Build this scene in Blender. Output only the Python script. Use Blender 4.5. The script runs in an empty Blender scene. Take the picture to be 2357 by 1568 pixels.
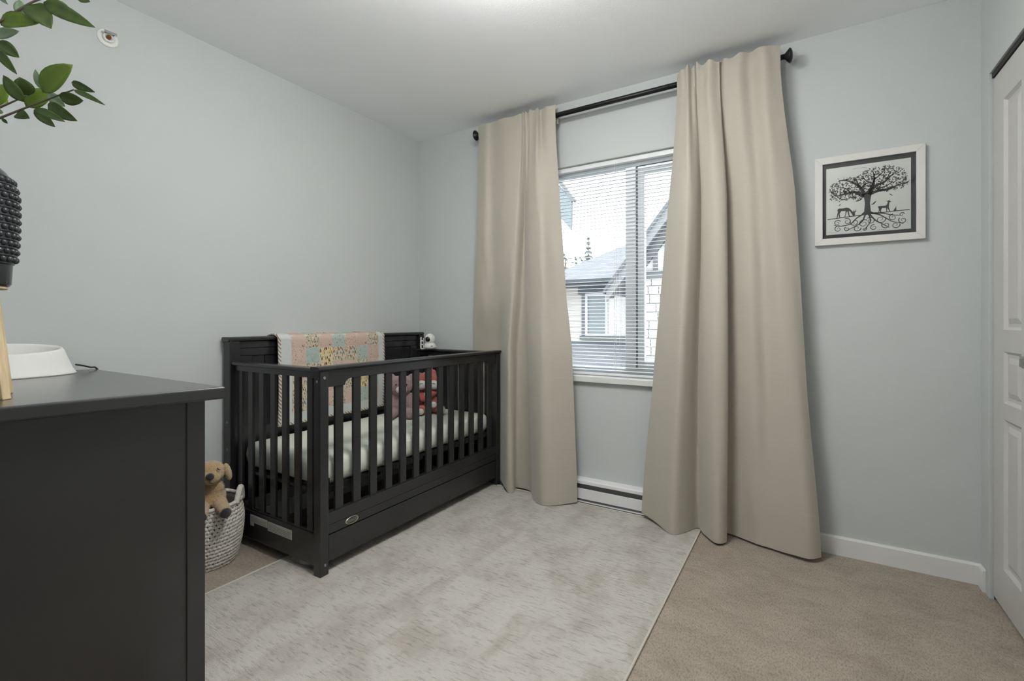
import bpy, bmesh, math, random
from mathutils import Vector, Matrix, Euler
PI = math.pi
random.seed(11)
SC = bpy.context.scene
COL = SC.collection

# ------------------------------------------------------------------ camera
F_PX, YAW, CY, CAM_H = 1089.684, 0.5539, 740.94, 1.0817
cam_d = bpy.data.cameras.new('camera'); cam = bpy.data.objects.new('camera', cam_d); COL.objects.link(cam)
cam.location = (0, 0, CAM_H); cam.rotation_euler = (PI/2, 0, YAW)
cam_d.sensor_fit = 'HORIZONTAL'; cam_d.sensor_width = 36.0
cam_d.lens = F_PX/2357*36.0
cam_d.shift_y = -(784-CY)/2357
cam_d.clip_start = 0.02; cam_d.clip_end = 300
SC.camera = cam

# ------------------------------------------------------------------ world (overcast sky), exposure
SKY = 5.6
world = bpy.data.worlds.new('overcast_sky'); SC.world = world; world.use_nodes = True
wn = world.node_tree.nodes; wn['Background'].inputs[0].default_value = (0.93, 0.97, 1.0, 1); wn['Background'].inputs[1].default_value = SKY
SC.view_settings.view_transform = 'Standard'; SC.view_settings.look = 'None'
SC.view_settings.exposure = 0.12; SC.view_settings.gamma = 1.0; SC.view_settings.use_curve_mapping = False
SC.cycles.max_bounces = 10; SC.cycles.diffuse_bounces = 6; SC.cycles.glossy_bounces = 4
SC.cycles.transparent_max_bounces = 16; SC.cycles.caustics_reflective = False; SC.cycles.caustics_refractive = False
SC.cycles.sample_clamp_indirect = 0.0
FILL_ROOM = 38.0      # emission of an unseen ceiling lamp, added to make up for weak daylight
FILL_TORCH = 12.0    # watts of the uplight in the added, unseen floor lamp
FILL_HALL = 3.0      # emission of an unseen hall lamp, added as fill

# ------------------------------------------------------------------ materials
def srgb(r, g, b):
    f = lambda c: (c/255/12.92 if c/255 <= .04045 else ((c/255+.055)/1.055)**2.4)
    return (f(r), f(g), f(b), 1)
class NT:
    def __init__(s, name):
        s.m = bpy.data.materials.new(name); s.m.use_nodes = True
        s.t = s.m.node_tree; s.n = s.t.nodes; s.b = s.n['Principled BSDF']; s.l = s.t.links
    def add(s, typ, **kw):
        n = s.n.new(typ)
        for k, v in kw.items(): setattr(n, k, v)
        return n
    def obj(s, scale=(1, 1, 1), rot=(0, 0, 0), kind='Object'):
        c = s.add('ShaderNodeTexCoord'); mp = s.add('ShaderNodeMapping')
        mp.inputs['Scale'].default_value = scale; mp.inputs['Rotation'].default_value = rot
        s.l.new(c.outputs[kind], mp.inputs[0]); return mp.outputs[0]
    def noise(s, vec, scale, detail=3, rough=.55):
        n = s.add('ShaderNodeTexNoise'); n.inputs['Scale'].default_value = scale
        n.inputs['Detail'].default_value = detail; n.inputs['Roughness'].default_value = rough
        s.l.new(vec, n.inputs['Vector']); return n.outputs['Fac']
    def ramp(s, fac, stops, interp='LINEAR'):
        r = s.add('ShaderNodeValToRGB'); r.color_ramp.interpolation = interp
        e = r.color_ramp.elements
        while len(e) < len(stops): e.new(0.5)
        for i, (p, c) in enumerate(stops): e[i].position = p; e[i].color = c
        s.l.new(fac, r.inputs[0]); return r.outputs[0]
    def mix(s, fac, a, b):
        n = s.add('ShaderNodeMix'); n.data_type = 'RGBA'
        if isinstance(fac, (int, float)): n.inputs[0].default_value = fac
        else: s.l.new(fac, n.inputs[0])
        for sock, v in ((n.inputs[6], a), (n.inputs[7], b)):
            if isinstance(v, tuple): sock.default_value = v
            else: s.l.new(v, sock)
        return n.outputs[2]
    def math(s, op, a, b=0.0):
        n = s.add('ShaderNodeMath'); n.operation = op
        for i, v in enumerate((a, b)):
            if isinstance(v, (int, float)): n.inputs[i].default_value = v
            else: s.l.new(v, n.inputs[i])
        return n.outputs[0]
    def bump(s, h, strength=.3, dist=.01):
        b = s.add('ShaderNodeBump'); b.inputs['Strength'].default_value = strength; b.inputs['Distance'].default_value = dist
        s.l.new(h, b.inputs['Height']); s.l.new(b.outputs[0], s.b.inputs['Normal'])
    def base(s, c):
        if isinstance(c, tuple): s.b.inputs['Base Color'].default_value = c
        else: s.l.new(c, s.b.inputs['Base Color'])
    def rough(s, v): s.b.inputs['Roughness'].default_value = v
def mat(name, col, rough=.5, metal=0, nscale=0, nstr=.1, ndist=.002, var=.0, vscale=8, spec=.5):
    t = NT(name); t.rough(rough); t.b.inputs['Metallic'].default_value = metal
    t.b.inputs['Specular IOR Level'].default_value = spec
    v = t.obj()
    if var:
        f = t.noise(v, vscale, 3)
        c2 = tuple(min(1, x*(1+var)) for x in col[:3])+(1,); c1 = tuple(x*(1-var) for x in col[:3])+(1,)
        t.base(t.ramp(f, [(.3, c1), (.7, c2)]))
    else: t.base(col)
    if nscale: t.bump(t.noise(v, nscale, 3), nstr, ndist)
    return t.m
M = {}
M['wall'] = mat('wall_paint', (.522, .550, .545, 1), .75, nscale=220, nstr=.08, ndist=.001, spec=.3)
M['ceiling'] = mat('ceiling_paint', (.90, .92, .94, 1), .85, nscale=120, nstr=.25, ndist=.002, spec=.2)
M['trim'] = mat('white_trim_paint', (.70, .71, .70, 1), .4, nscale=40, nstr=.03)
M['door'] = mat('white_door_paint', (.55, .545, .53, 1), .38, nscale=60, nstr=.04)
M['vinyl'] = mat('white_vinyl', (.88, .91, .94, 1), .35, nscale=30, nstr=.02)
def slat_mat():
    t = NT('blind_slat_white'); f = t.noise(t.obj(), 30, 2); t.base(t.ramp(f, [(.3, (.85, .87, .88, 1)), (.7, (.87, .89, .90, 1))])); t.rough(.4)
    tl = t.add('ShaderNodeBsdfTranslucent'); tl.inputs[0].default_value = (.85, .88, .9, 1); mx = t.add('ShaderNodeMixShader'); mx.inputs[0].default_value = .16
    t.l.new(t.b.outputs[0], mx.inputs[1]); t.l.new(tl.outputs[0], mx.inputs[2]); t.l.new(mx.outputs[0], t.n['Material Output'].inputs[0]); return t.m
M['slat'] = slat_mat()
M['dark_gap'] = mat('dark_gasket_and_gap_shade', (.03, .03, .032, 1), .7, nscale=40)
M['crib'] = mat('black_painted_wood', (.0185, .019, .0205, 1), .25, nscale=90, nstr=.01, spec=.6)
M['dresser'] = mat('black_brown_wood', (.024, .0235, .0245, 1), .28, nscale=60, nstr=.01)
M['dresser'].node_tree.nodes['Principled BSDF'].inputs['Coat Weight'].default_value = .6
M['dresser'].node_tree.nodes['Principled BSDF'].inputs['Coat Roughness'].default_value = .22
M['rod'] = mat('black_metal', (.022, .022, .025, 1), .4, .6, nscale=80, nstr=.02)
M['steel'] = mat('dull_steel', (.30, .30, .30, 1), .35, .9, nscale=60, nstr=.03)
M['nickel'] = mat('brushed_nickel', (.45, .45, .44, 1), .35, .9, nscale=90, nstr=.03)
M['pewter'] = mat('pewter_plate', (.42, .41, .36, 1), .38, .8, nscale=90, nstr=.05)
M['pewter_dark'] = mat('pewter_recess', (.10, .10, .09, 1), .5, .6, nscale=90, nstr=.05)
M['plastic'] = mat('white_plastic', (.74, .74, .72, 1), .35, nscale=20, nstr=.02)
M['black_gloss'] = mat('black_lens', (.012, .012, .014, 1), .12, nscale=20, nstr=.01)
M['dish'] = mat('matte_white_resin', (.72, .72, .69, 1), .5, nscale=20, nstr=.02)
M['cord'] = mat('black_cord', (.03, .028, .025, 1), .5, nscale=60)
M['brass'] = mat('brass', (.28, .12, .05, 1), .35, .8, nscale=60)
M['heater'] = mat('heater_enamel', (.74, .74, .75, 1), .4, nscale=30, nstr=.02)
M['heater_fin'] = mat('heater_slot_metal', (.16, .165, .175, 1), .45, .4, nscale=60)
M['black_pot'] = mat('black_glazed_ceramic', (.035, .038, .042, 1), .22, nscale=40, nstr=.03)
M['soil'] = mat('dark_soil', (.03, .02, .014, 1), .95, nscale=80, nstr=.8, ndist=.01)
M['paper'] = mat('print_paper', (.78, .80, .77, 1), .8, nscale=200, nstr=.05, ndist=.0005)
M['matboard'] = mat('charcoal_matboard', (.05, .05, .05, 1), .7, nscale=300, nstr=.05, ndist=.0005)
M['ink'] = mat('charcoal_ink', (.07, .07, .072, 1), .8, nscale=200, nstr=.02)
M['frame'] = mat('white_frame_paint', (.66, .655, .63, 1), .4, nscale=50, nstr=.05)
M['label'] = mat('label_paper', (.52, .52, .50, 1), .6, nscale=100, nstr=.02)
M['label_ink'] = mat('label_ink', (.10, .10, .10, 1), .7, nscale=100, nstr=.02)
M['fabric_box'] = mat('navy_fabric', (.012, .013, .02, 1), .9, nscale=300, nstr=.3)

def wood_mat():
    t = NT('pale_wood'); v = t.obj((6, 6, 60)); f = t.noise(t.obj((60, 60, 4)), 1.5, 4)
    t.base(t.ramp(f, [(.3, (.50, .38, .22, 1)), (.7, (.66, .53, .34, 1))])); t.rough(.5); t.bump(f, .1, .001); return t.m
M['wood'] = wood_mat()

def carpet_mat():
    t = NT('beige_carpet'); v = t.obj(kind='Object')
    big = t.noise(t.obj((1, 1.7, 1), (0, 0, .4)), 6.5, 6, .72); fine = t.noise(t.obj((1, 1, 1)), 320, 2, .7)
    streak = t.noise(t.obj((210, 85, 210), (0, 0, .5)), 1.0, 3, .6)
    c = t.ramp(big, [(.30, (.335, .288, .237, 1)), (.52, (.410, .357, .298, 1)), (.72, (.455, .40, .336, 1))])
    tuft = t.ramp(streak, [(.32, (.55, .53, .50, 1)), (.55, (1, 1, 1, 1)), (.75, (1.0, 1.0, 1.0, 1))])
    m = t.add('ShaderNodeMix'); m.data_type = 'RGBA'; m.blend_type = 'MULTIPLY'; m.inputs[0].default_value = .75
    t.l.new(c, m.inputs[6]); t.l.new(tuft, m.inputs[7]); t.base(m.outputs[2])
    t.rough(.95); t.b.inputs['Specular IOR Level'].default_value = .1
    h = t.math('ADD', t.math('MULTIPLY', streak, .7), t.math('MULTIPLY', fine, .6)); t.bump(h, .9, .006); return t.m
M['carpet'] = carpet_mat()

def rug_mat():
    t = NT('pale_rug_pile'); v = t.obj()
    patch = t.noise(t.obj((1.0, 1.0, 1)), 4.2, 6, .62)
    blot = t.noise(t.obj((2.2, 1.0, 1), (0, 0, .9)), 3.1, 5, .6)
    c0 = t.ramp(patch, [(.36, (.425, .405, .36, 1)), (.5, (.53, .512, .47, 1)), (.7, (.57, .555, .515, 1))])
    c1 = t.mix(t.ramp(blot, [(.52, (0, 0, 0, 1)), (.66, (1, 1, 1, 1))]), c0, (.435, .41, .36, 1))
    # broken ribs in the pile run across the rug
    rib = t.noise(t.obj((22, 120, 120), (0, 0, -.12)), 1.0, 3, .65)
    ribs = t.ramp(rib, [(.34, (.70, .69, .67, 1)), (.47, (1, 1, 1, 1)), (.7, (1, 1, 1, 1))])
    m = t.add('ShaderNodeMix'); m.data_type = 'RGBA'; m.blend_type = 'MULTIPLY'; m.inputs[0].default_value = .85
    t.l.new(c1, m.inputs[6]); t.l.new(ribs, m.inputs[7]); t.base(m.outputs[2])
    t.rough(.9); t.b.inputs['Specular IOR Level'].default_value = .15
    fine = t.noise(v, 260, 2, .7)
    t.bump(t.math('ADD', t.math('MULTIPLY', rib, 1.3), t.math('MULTIPLY', fine, .5)), .75, .010); return t.m
M['rug'] = rug_mat()
M['rug_edge'] = mat('rug_binding', (.52, .495, .43, 1), .85, nscale=300, nstr=.3)

def curtain_mat():
    t = NT('beige_curtain_cloth')
    slub = t.noise(t.obj((7, 7, 420)), 1.0, 3, .6); weave = t.noise(t.obj((500, 500, 40)), 1.0, 2)
    t.base(t.ramp(slub, [(.25, (.408, .382, .318, 1)), (.5, (.426, .400, .336, 1)), (.75, (.444, .417, .352, 1))]))
    t.rough(.62); t.b.inputs['Sheen Weight'].default_value = .25; t.b.inputs['Specular IOR Level'].default_value = .35
    t.bump(t.math('ADD', slub, t.math('MULTIPLY', weave, .6)), .12, .0015); return t.m
M['curtain'] = curtain_mat()

def glass_mat(name, refl=1.0, tint=(1, 1, 1, 1)):
    t = NT(name); t.n.remove(t.b)
    tr = t.add('ShaderNodeBsdfTransparent'); tr.inputs[0].default_value = tint
    gl = t.add('ShaderNodeBsdfGlossy'); gl.inputs['Roughness'].default_value = .03
    fr = t.add('ShaderNodeFresnel'); fr.inputs[0].default_value = 1.45
    mx = t.add('ShaderNodeMixShader'); t.l.new(t.math('MULTIPLY', fr.outputs[0], refl), mx.inputs[0])
    t.l.new(tr.outputs[0], mx.inputs[1]); t.l.new(gl.outputs[0], mx.inputs[2])
    t.l.new(mx.outputs[0], t.n['Material Output'].inputs[0]); return t.m
M['glass'] = glass_mat('window_glass', .8, (.97, .985, .99, 1)); M['pic_glass'] = glass_mat('picture_glass', .7)

def sheet_mat():
    t = NT('sage_fitted_sheet'); f = t.noise(t.obj(), 6, 3)
    t.base(t.ramp(f, [(.3, (.60, .635, .555, 1)), (.7, (.66, .69, .61, 1))])); t.rough(.85)
    t.bump(t.noise(t.obj(), 14, 4), .25, .01); return t.m
M['sheet'] = sheet_mat()
def plush(name, c1, c2, sc=130):
    t = NT(name); f = t.noise(t.obj(), sc, 4, .7)
    t.base(t.ramp(f, [(.3, c1), (.7, c2)])); t.rough(.95); t.b.inputs['Sheen Weight'].default_value = .4
    t.b.inputs['Specular IOR Level'].default_value = .1
    t.bump(f, .9, .008); return t.m
M['fur_dog'] = plush('tan_fur', (.37, .25, .125, 1), (.56, .41, .235, 1))
M['fur_bear'] = plush('mauve_fur', (.22, .135, .15, 1), (.40, .27, .285, 1), 160)
M['fur_fox'] = plush('red_velour', (.33, .055, .040, 1), (.44, .085, .062, 1), 200)
M['fur_white'] = plush('cream_velour', (.60, .59, .54, 1), (.72, .70, .65, 1), 200)
M['fur_black'] = plush('black_velour', (.018, .016, .018, 1), (.034, .03, .032, 1), 220)
M['thread'] = mat('black_thread', (.02, .018, .018, 1), .8, nscale=100)
M['rope'] = mat('cream_cotton_rope', (.60, .58, .53, 1), .9, nscale=160, nstr=.6, ndist=.004, var=.12, vscale=60)
M['rope_gap_shade'] = mat('basket_shadow_lining', (.06, .052, .045, 1), .95, nscale=90)

def leaf_mat(name, a, b):
    t = NT(name); f = t.noise(t.obj(), 26, 3)
    t.base(t.ramp(f, [(.3, a), (.7, b)])); t.rough(.42); t.bump(f, .15, .002)
    return t.m
M['leaf'] = leaf_mat('green_leaf', (.034, .062, .010, 1), (.068, .122, .014, 1))
M['leaf_bright'] = leaf_mat('young_green_leaf', (.070, .130, .003, 1), (.105, .175, .006, 1))
M['leaf_pale'] = leaf_mat('pale_leaf_underside', (.16, .23, .14, 1), (.24, .32, .21, 1))
M['stem'] = mat('brown_stem', (.12, .095, .075, 1), .7, nscale=60, nstr=.3, var=.2)
def emit_mat(name, col, s):
    t = NT(name); t.b.inputs['Emission Color'].default_value = col; t.b.inputs['Emission Strength'].default_value = s
    t.base((.8, .8, .8, 1)); return t.m

# ------------------------------------------------------------------ mesh helpers: (verts, faces) tuples
def box(x0, y0, z0, x1, y1, z1):
    v = [(x, y, z) for z in (z0, z1) for y in (y0, y1) for x in (x0, x1)]
    return v, [(0, 2, 3, 1), (4, 5, 7, 6), (0, 1, 5, 4), (2, 6, 7, 3), (0, 4, 6, 2), (1, 3, 7, 5)]
def join(*parts):
    V, Fc = [], []
    for v, f in parts:
        o = len(V); V += list(v); Fc += [tuple(i+o for i in q) for q in f]
    return V, Fc
def grid(P, closed_u=False, closed_v=False):
    nr, nc = len(P), len(P[0]); V = [p for r in P for p in r]; Fc = []
    for i in range(nr if closed_v else nr-1):
        for j in range(nc if closed_u else nc-1):
            a = i*nc+j; b = i*nc+(j+1) % nc; c = ((i+1) % nr)*nc+(j+1) % nc; d = ((i+1) % nr)*nc+j
            Fc.append((a, b, c, d))
    return V, Fc
def lathe(prof, c=(0, 0, 0), n=24, sx=1, sy=1, cap0=True, cap1=True):
    P = [[(c[0]+sx*r*math.cos(2*PI*k/n), c[1]+sy*r*math.sin(2*PI*k/n), c[2]+z) for k in range(n)] for r, z in prof]
    V, Fc = grid(P, closed_u=True)
    if cap0: Fc.append(tuple(range(n))[::-1])
    if cap1: Fc.append(tuple(range((len(prof)-1)*n, len(prof)*n)))
    return V, Fc
def frames(path):
    T = []
    for i in range(len(path)):
        a = Vector(path[max(i-1, 0)]); b = Vector(path[min(i+1, len(path)-1)]); T.append((b-a).normalized())
    up = Vector((0, 0, 1)) if abs(T[0].z) < .9 else Vector((1, 0, 0))
    N = []; n = (up-T[0]*up.dot(T[0])).normalized()
    for t in T:
        n = (n-t*n.dot(t)).normalized(); N.append((n, t.cross(n)))
    return N
def tube(path, r, n=8, caps=True):
    rs = r if isinstance(r, (list, tuple)) else [r]*len(path)
    P = []
    for p, (a, b), q in zip(path, frames(path), rs):
        P.append([tuple(Vector(p)+a*q*math.cos(2*PI*k/n)+b*q*math.sin(2*PI*k/n)) for k in range(n)])
    V, Fc = grid(P, closed_u=True)
    if caps: Fc += [tuple(range(n))[::-1], tuple(range((len(path)-1)*n, len(path)*n))]
    return V, Fc
def sph(c, r, n=12, m=8, rot=None):
    rx, ry, rz = r if isinstance(r, (list, tuple)) else (r, r, r)
    V = [(0, 0, rz)]; Fc = []
    for i in range(1, m):
        th = PI*i/m
        for k in range(n): V.append((rx*math.sin(th)*math.cos(2*PI*k/n), ry*math.sin(th)*math.sin(2*PI*k/n), rz*math.cos(th)))
    V.append((0, 0, -rz))
    for k in range(n): Fc.append((0, 1+k, 1+(k+1) % n))
    for i in range(m-2):
        for k in range(n):
            a = 1+i*n+k; b = 1+i*n+(k+1) % n; Fc.append((a, a+n, b+n, b))
    L = len(V)-1
    for k in range(n): Fc.append((L, L-n+(k+1) % n, L-n+k))
    R = Euler(rot).to_matrix() if rot else Matrix.Identity(3)
    return [tuple(R @ Vector(v)+Vector(c)) for v in V], Fc
def prism(poly, axis, a, b):
    """extrude a 2-D outline along axis; outline lists the other two axes in xyz order"""
    def P(p, t):
        return {'x': (t, p[0], p[1]), 'y': (p[0], t, p[1]), 'z': (p[0], p[1], t)}[axis]
    n = len(poly); V = [P(p, a) for p in poly]+[P(p, b) for p in poly]
    return V, [tuple(range(n)), tuple(range(2*n-1, n-1, -1))]+[(i, (i+1) % n, n+(i+1) % n, n+i) for i in range(n)]
def xf(vf, Mx): return [tuple(Mx @ Vector(v)) for v in vf[0]], vf[1]
def smooth_path(pts, n=6):
    out = []
    P = [Vector(p) for p in pts]
    for i in range(len(P)-1):
        p0, p1, p2, p3 = P[max(i-1, 0)], P[i], P[i+1], P[min(i+2, len(P)-1)]
        for k in range(n):
            t = k/n; out.append(.5*((2*p1)+(p2-p0)*t+(2*p0-5*p1+4*p2-p3)*t*t+(3*p1-p0-3*p2+p3)*t**3))
    out.append(P[-1]); return out

def mesh(name, vf, bevel=0, seg=2, smooth=False):
    me = bpy.data.meshes.new(name); bm = bmesh.new()
    vs = [bm.verts.new(v) for v in vf[0]]
    for f in vf[1]:
        try: bm.faces.new([vs[i] for i in f])
        except ValueError: pass
    bmesh.ops.recalc_face_normals(bm, faces=bm.faces)
    if bevel:
        es = [e for e in bm.edges if len(e.link_faces) == 2 and e.calc_face_angle(0) > .5]
        bmesh.ops.bevel(bm, geom=es, offset=bevel, segments=seg, affect='EDGES', profile=.5, clamp_overlap=True)
    for f in bm.faces: f.smooth = smooth
    bm.to_mesh(me); bm.free(); return me
def wloc(o):
    v = Vector((0, 0, 0))
    while o: v += o.location; o = o.parent
    return v
def mk(name, vf, m, parent=None, bevel=0, seg=2, smooth=False, local=False, label=None):
    V = vf[0]
    c = Vector(((min(v[0] for v in V)+max(v[0] for v in V))/2, (min(v[1] for v in V)+max(v[1] for v in V))/2, min(v[2] for v in V)))
    me = mesh(name, ([tuple(Vector(v)-c) for v in V], vf[1]), bevel, seg, smooth)
    o = bpy.data.objects.new(name, me); COL.objects.link(o)
    me.materials.append(M[m] if isinstance(m, str) else m)
    if parent:
        o.parent = parent; o.location = c if local else c-wloc(parent)
    else: o.location = c
    if label: o['label'] = label
    return o
def thing(name, label, cat, loc=(0, 0, 0), rotz=0, group=None):
    o = bpy.data.objects.new(name, None); COL.objects.link(o); o.location = loc; o.rotation_euler = (0, 0, rotz)
    o.empty_display_size = .05
    o['label'] = label; o['category'] = cat
    if group: o['group'] = group
    return o
def tag(o, label, cat, group=None):
    o['label'] = label; o['category'] = cat
    if group: o['group'] = group
    return o
def struct(o, label, cat): o['kind'] = 'structure'; o['label'] = label; o['category'] = cat; return o
def copy_at(o, dx=0, dy=0, dz=0):
    c = o.copy(); COL.objects.link(c); c.location = o.location+Vector((dx, dy, dz))
    for ch in list(o.children):
        d = ch.copy(); COL.objects.link(d); d.parent = c
    return c
def text_vf(s, size, ext=.0):
    cu = bpy.data.curves.new('t', 'FONT'); cu.body = s; cu.size = size; cu.extrude = ext; cu.align_x = 'CENTER'; cu.align_y = 'CENTER'; cu.resolution_u = 3
    o = bpy.data.objects.new('t', cu); COL.objects.link(o)
    dg = bpy.context.evaluated_depsgraph_get(); me = bpy.data.meshes.new_from_object(o.evaluated_get(dg))
    vf = [tuple(v.co) for v in me.vertices], [tuple(p.vertices) for p in me.polygons]
    bpy.data.objects.remove(o); bpy.data.curves.remove(cu); bpy.data.meshes.remove(me); return vf

# ------------------------------------------------------------------ room shell
XL, XR, YB, YF, H = -2.477, 0.6165, 2.6714, -0.10, 2.44
YH = -1.45                       # far end of the hall behind the camera
WX0, WX1, WZ0, WZ1 = -1.50, -0.26, 0.757, 2.045     # window opening
WT = 0.14                        # outside wall thickness
DX0, DX1, DZ = -0.44, 0.46, 2.04  # doorway to the hall
struct(mk('floor', box(XL-.1, YH-.1, -.10, XR+.75, YB+WT, 0), 'carpet'), 'beige textured carpet covering the bedroom floor', 'carpet')
struct(mk('ceiling', box(XL-.1, YH-.1, H, XR+.75, YB+WT, H+.1), 'ceiling'), 'white painted bedroom ceiling', 'ceiling')
struct(mk('wall_left', box(XL-.1, YF-.1, 0, XL, YB+WT, H), 'wall'), 'long pale grey wall behind the crib', 'wall')
struct(mk('wall_back', join(box(XL, YB, 0, WX0, YB+WT, H), box(WX1, YB, 0, XR+.1, YB+WT, H), box(WX0, YB, 0, WX1, YB+WT, WZ0-.03), box(WX0, YB, WZ1, WX1, YB+WT, H)), 'wall'),
       'pale grey wall with the curtained window', 'wall')
CY0, CY1, CZ = 1.00, 2.555, 2.05   # closet opening in the right wall
struct(mk('wall_right', join(box(XR, CY1, 0, XR+.1, YB, H), box(XR, YF-.1, 0, XR+.1, CY0, H), box(XR, CY0, CZ, XR+.1, CY1, H)), 'wall'),
       'grey wall around the closet doors', 'wall')
struct(mk('wall_closet', join(box(XR+.1, CY0-.1, 0, XR+.7, CY0, H), box(XR+.1, CY1, 0, XR+.7, CY1+.1, H), box(XR+.7, CY0-.1, 0, XR+.75, CY1+.1, H)), 'wall'),
       'inside walls of the closet', 'wall')
struct(mk('wall_front', join(box(XL-.1, YF-.1, 0, DX0, YF, H), box(DX1, YF-.1, 0, XR, YF, H), box(DX0, YF-.1, DZ, DX1, YF, H)), 'wall'),
       'grey wall with the doorway behind the dresser', 'wall')
struct(mk('wall_hall', join(box(XL-.1, YH-.1, 0, XR+.1, YH, H), box(-1.4, YH, 0, -1.3, YF-.1, H), box(XR, YH, 0, XR+.1, YF-.1, H)), 'wall'),
       'hall walls outside the doorway', 'wall')
def base_prof(d, h): return [(0, 0), (d, 0), (d, h-.008), (d-.004, h), (0, h)]
bb = .012; bh = .086
struct(mk('baseboard_back', join(prism([(YB-p, z) for p, z in base_prof(bb, bh)], 'x', XL, -1.44), prism([(YB-p, z) for p, z in base_prof(bb, bh)], 'x', -.52, XR)), 'trim'),
       'white baseboard under the window wall', 'baseboard')
struct(mk('baseboard_left', prism([(XL+p, z) for p, z in base_prof(bb, bh)], 'y', YF, YB-bb), 'trim'), 'white baseboard along the crib wall', 'baseboard')
struct(mk('baseboard_right', prism([(XR-p, z) for p, z in base_prof(bb, bh)], 'y', CY1+.045, YB-bb), 'trim'), 'short white baseboard return beside the closet door', 'baseboard')

# ------------------------------------------------------------------ window
def rect_frame(x0, z0, x1, z1, w, y0, y1):
    return join(box(x0, y0, z0, x0+w, y1, z1), box(x1-w, y0, z0, x1, y1, z1), box(x0+w, y0, z0, x1-w, y1, z0+w), box(x0+w, y0, z1-w, x1-w, y1, z1))
win = thing('window_1', 'white framed window behind the blind and beige curtains', 'window', ((WX0+WX1)/2, YB, WZ0)); win['kind'] = 'structure'
FY0, FY1 = YB+.075, YB+.135
mk('frame', rect_frame(WX0, WZ0, WX1, WZ1, .045, FY0, FY1), 'vinyl', win, bevel=.003)
mk('mullion', box(-.905, FY0-.004, WZ0+.045, -.845, FY1, WZ1-.045), 'vinyl', win, bevel=.003)
sash = mk('sash', rect_frame(-.838, WZ0+.05, WX1-.05, WZ1-.05, .040, FY0+.012, FY1-.005), 'vinyl', win, bevel=.003)
mk('gasket', join(rect_frame(-.846, WZ0+.044, WX1-.044, WZ1-.044, .008, FY0+.02, FY1-.008)), 'dark_gap', win)
mk('pane', box(WX0+.045, FY0+.03, WZ0+.045, -.905, FY0+.034, WZ1-.045), 'glass', win)
mk('pane', box(-.798, FY0+.03, WZ0+.09, WX1-.09, FY0+.034, WZ1-.09), 'glass', win)
mk('sill', prism([(YB-.028, WZ0-.036), (YB+.08, WZ0-.036), (YB+.08, WZ0), (YB-.024, WZ0), (YB-.028, WZ0-.004)], 'x', WX0-.03, WX1+.03), 'trim', win, bevel=.002)
lin = mk('drywall_return', join(box(WX0-.001, YB+.001, WZ0, WX0+.002, FY0, WZ1), box(WX1-.002, YB+.001, WZ0, WX1+.001, FY0, WZ1), box(WX0, YB+.001, WZ1-.002, WX1, FY0, WZ1+.001)), 'wall', win)

# blind: head rail, every slat, cords, bottom rail
BY = YB+.036
blind = thing('venetian_blind', 'open white mini blind hanging in the window', 'blind', ((WX0+WX1)/2, BY, WZ0))
mk('head_rail', box(WX0+.006, BY-.014, WZ1-.032, WX1-.006, BY+.014, WZ1-.003), 'slat', blind, bevel=.002)
mk('bottom_rail', box(WX0+.006, BY-.013, WZ0+.004, WX1-.006, BY+.013, WZ0+.018), 'slat', blind, bevel=.003)
prof = [(-.0125, -.0012), (-.006, .0006), (0, .0012), (.006, .0006), (.0125, -.0012)]
SP = [[(x, BY+d*math.cos(.10), WZ0+.036+h+d*math.sin(.10)) for d, h in prof] for x in (WX0+.008, WX1-.008)]
SPb = [[(x, y, z-.0007) for x, y, z in r] for r in SP]
n5 = 5
V = SP[0]+SP[1]+SPb[0]+SPb[1]; Fc = []
for j in range(4): Fc += [(j, j+1, 6+j, 5+j), (10+j, 15+j, 16+j, 11+j)]
Fc += [(0, 5, 15, 10), (4, 14, 19, 9), tuple(range(5))+tuple(range(14, 9, -1)), tuple(range(5, 10))+tuple(range(19, 14, -1))]
slat0 = mk('slat', (V, Fc), 'slat', blind, smooth=False)
NS = int((WZ1-.035-WZ0-.03)/.0213)
for k in range(1, NS): copy_at(slat0, dz=.0213*k)
for x in (-1.38, -.925, -.37):
    for dy in (-.0135, .0135):
        mk('ladder_cord', tube([(x, BY+dy, WZ0+.015), (x, BY+dy, WZ1-.03)], .0006, 5), 'slat', blind)
mk('lift_cord', tube([(-.945, BY-.016, WZ0+.02), (-.943, BY-.016, 1.4), (-.942, BY-.016, WZ1-.03)], .001, 5), 'slat', blind)
mk('tilt_wand', tube([(-.955, BY-.018, WZ0+.045), (-.953, BY-.018, 1.5), (-.952, BY-.016, WZ1-.03)], .0011, 6), 'slat', blind)

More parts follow.
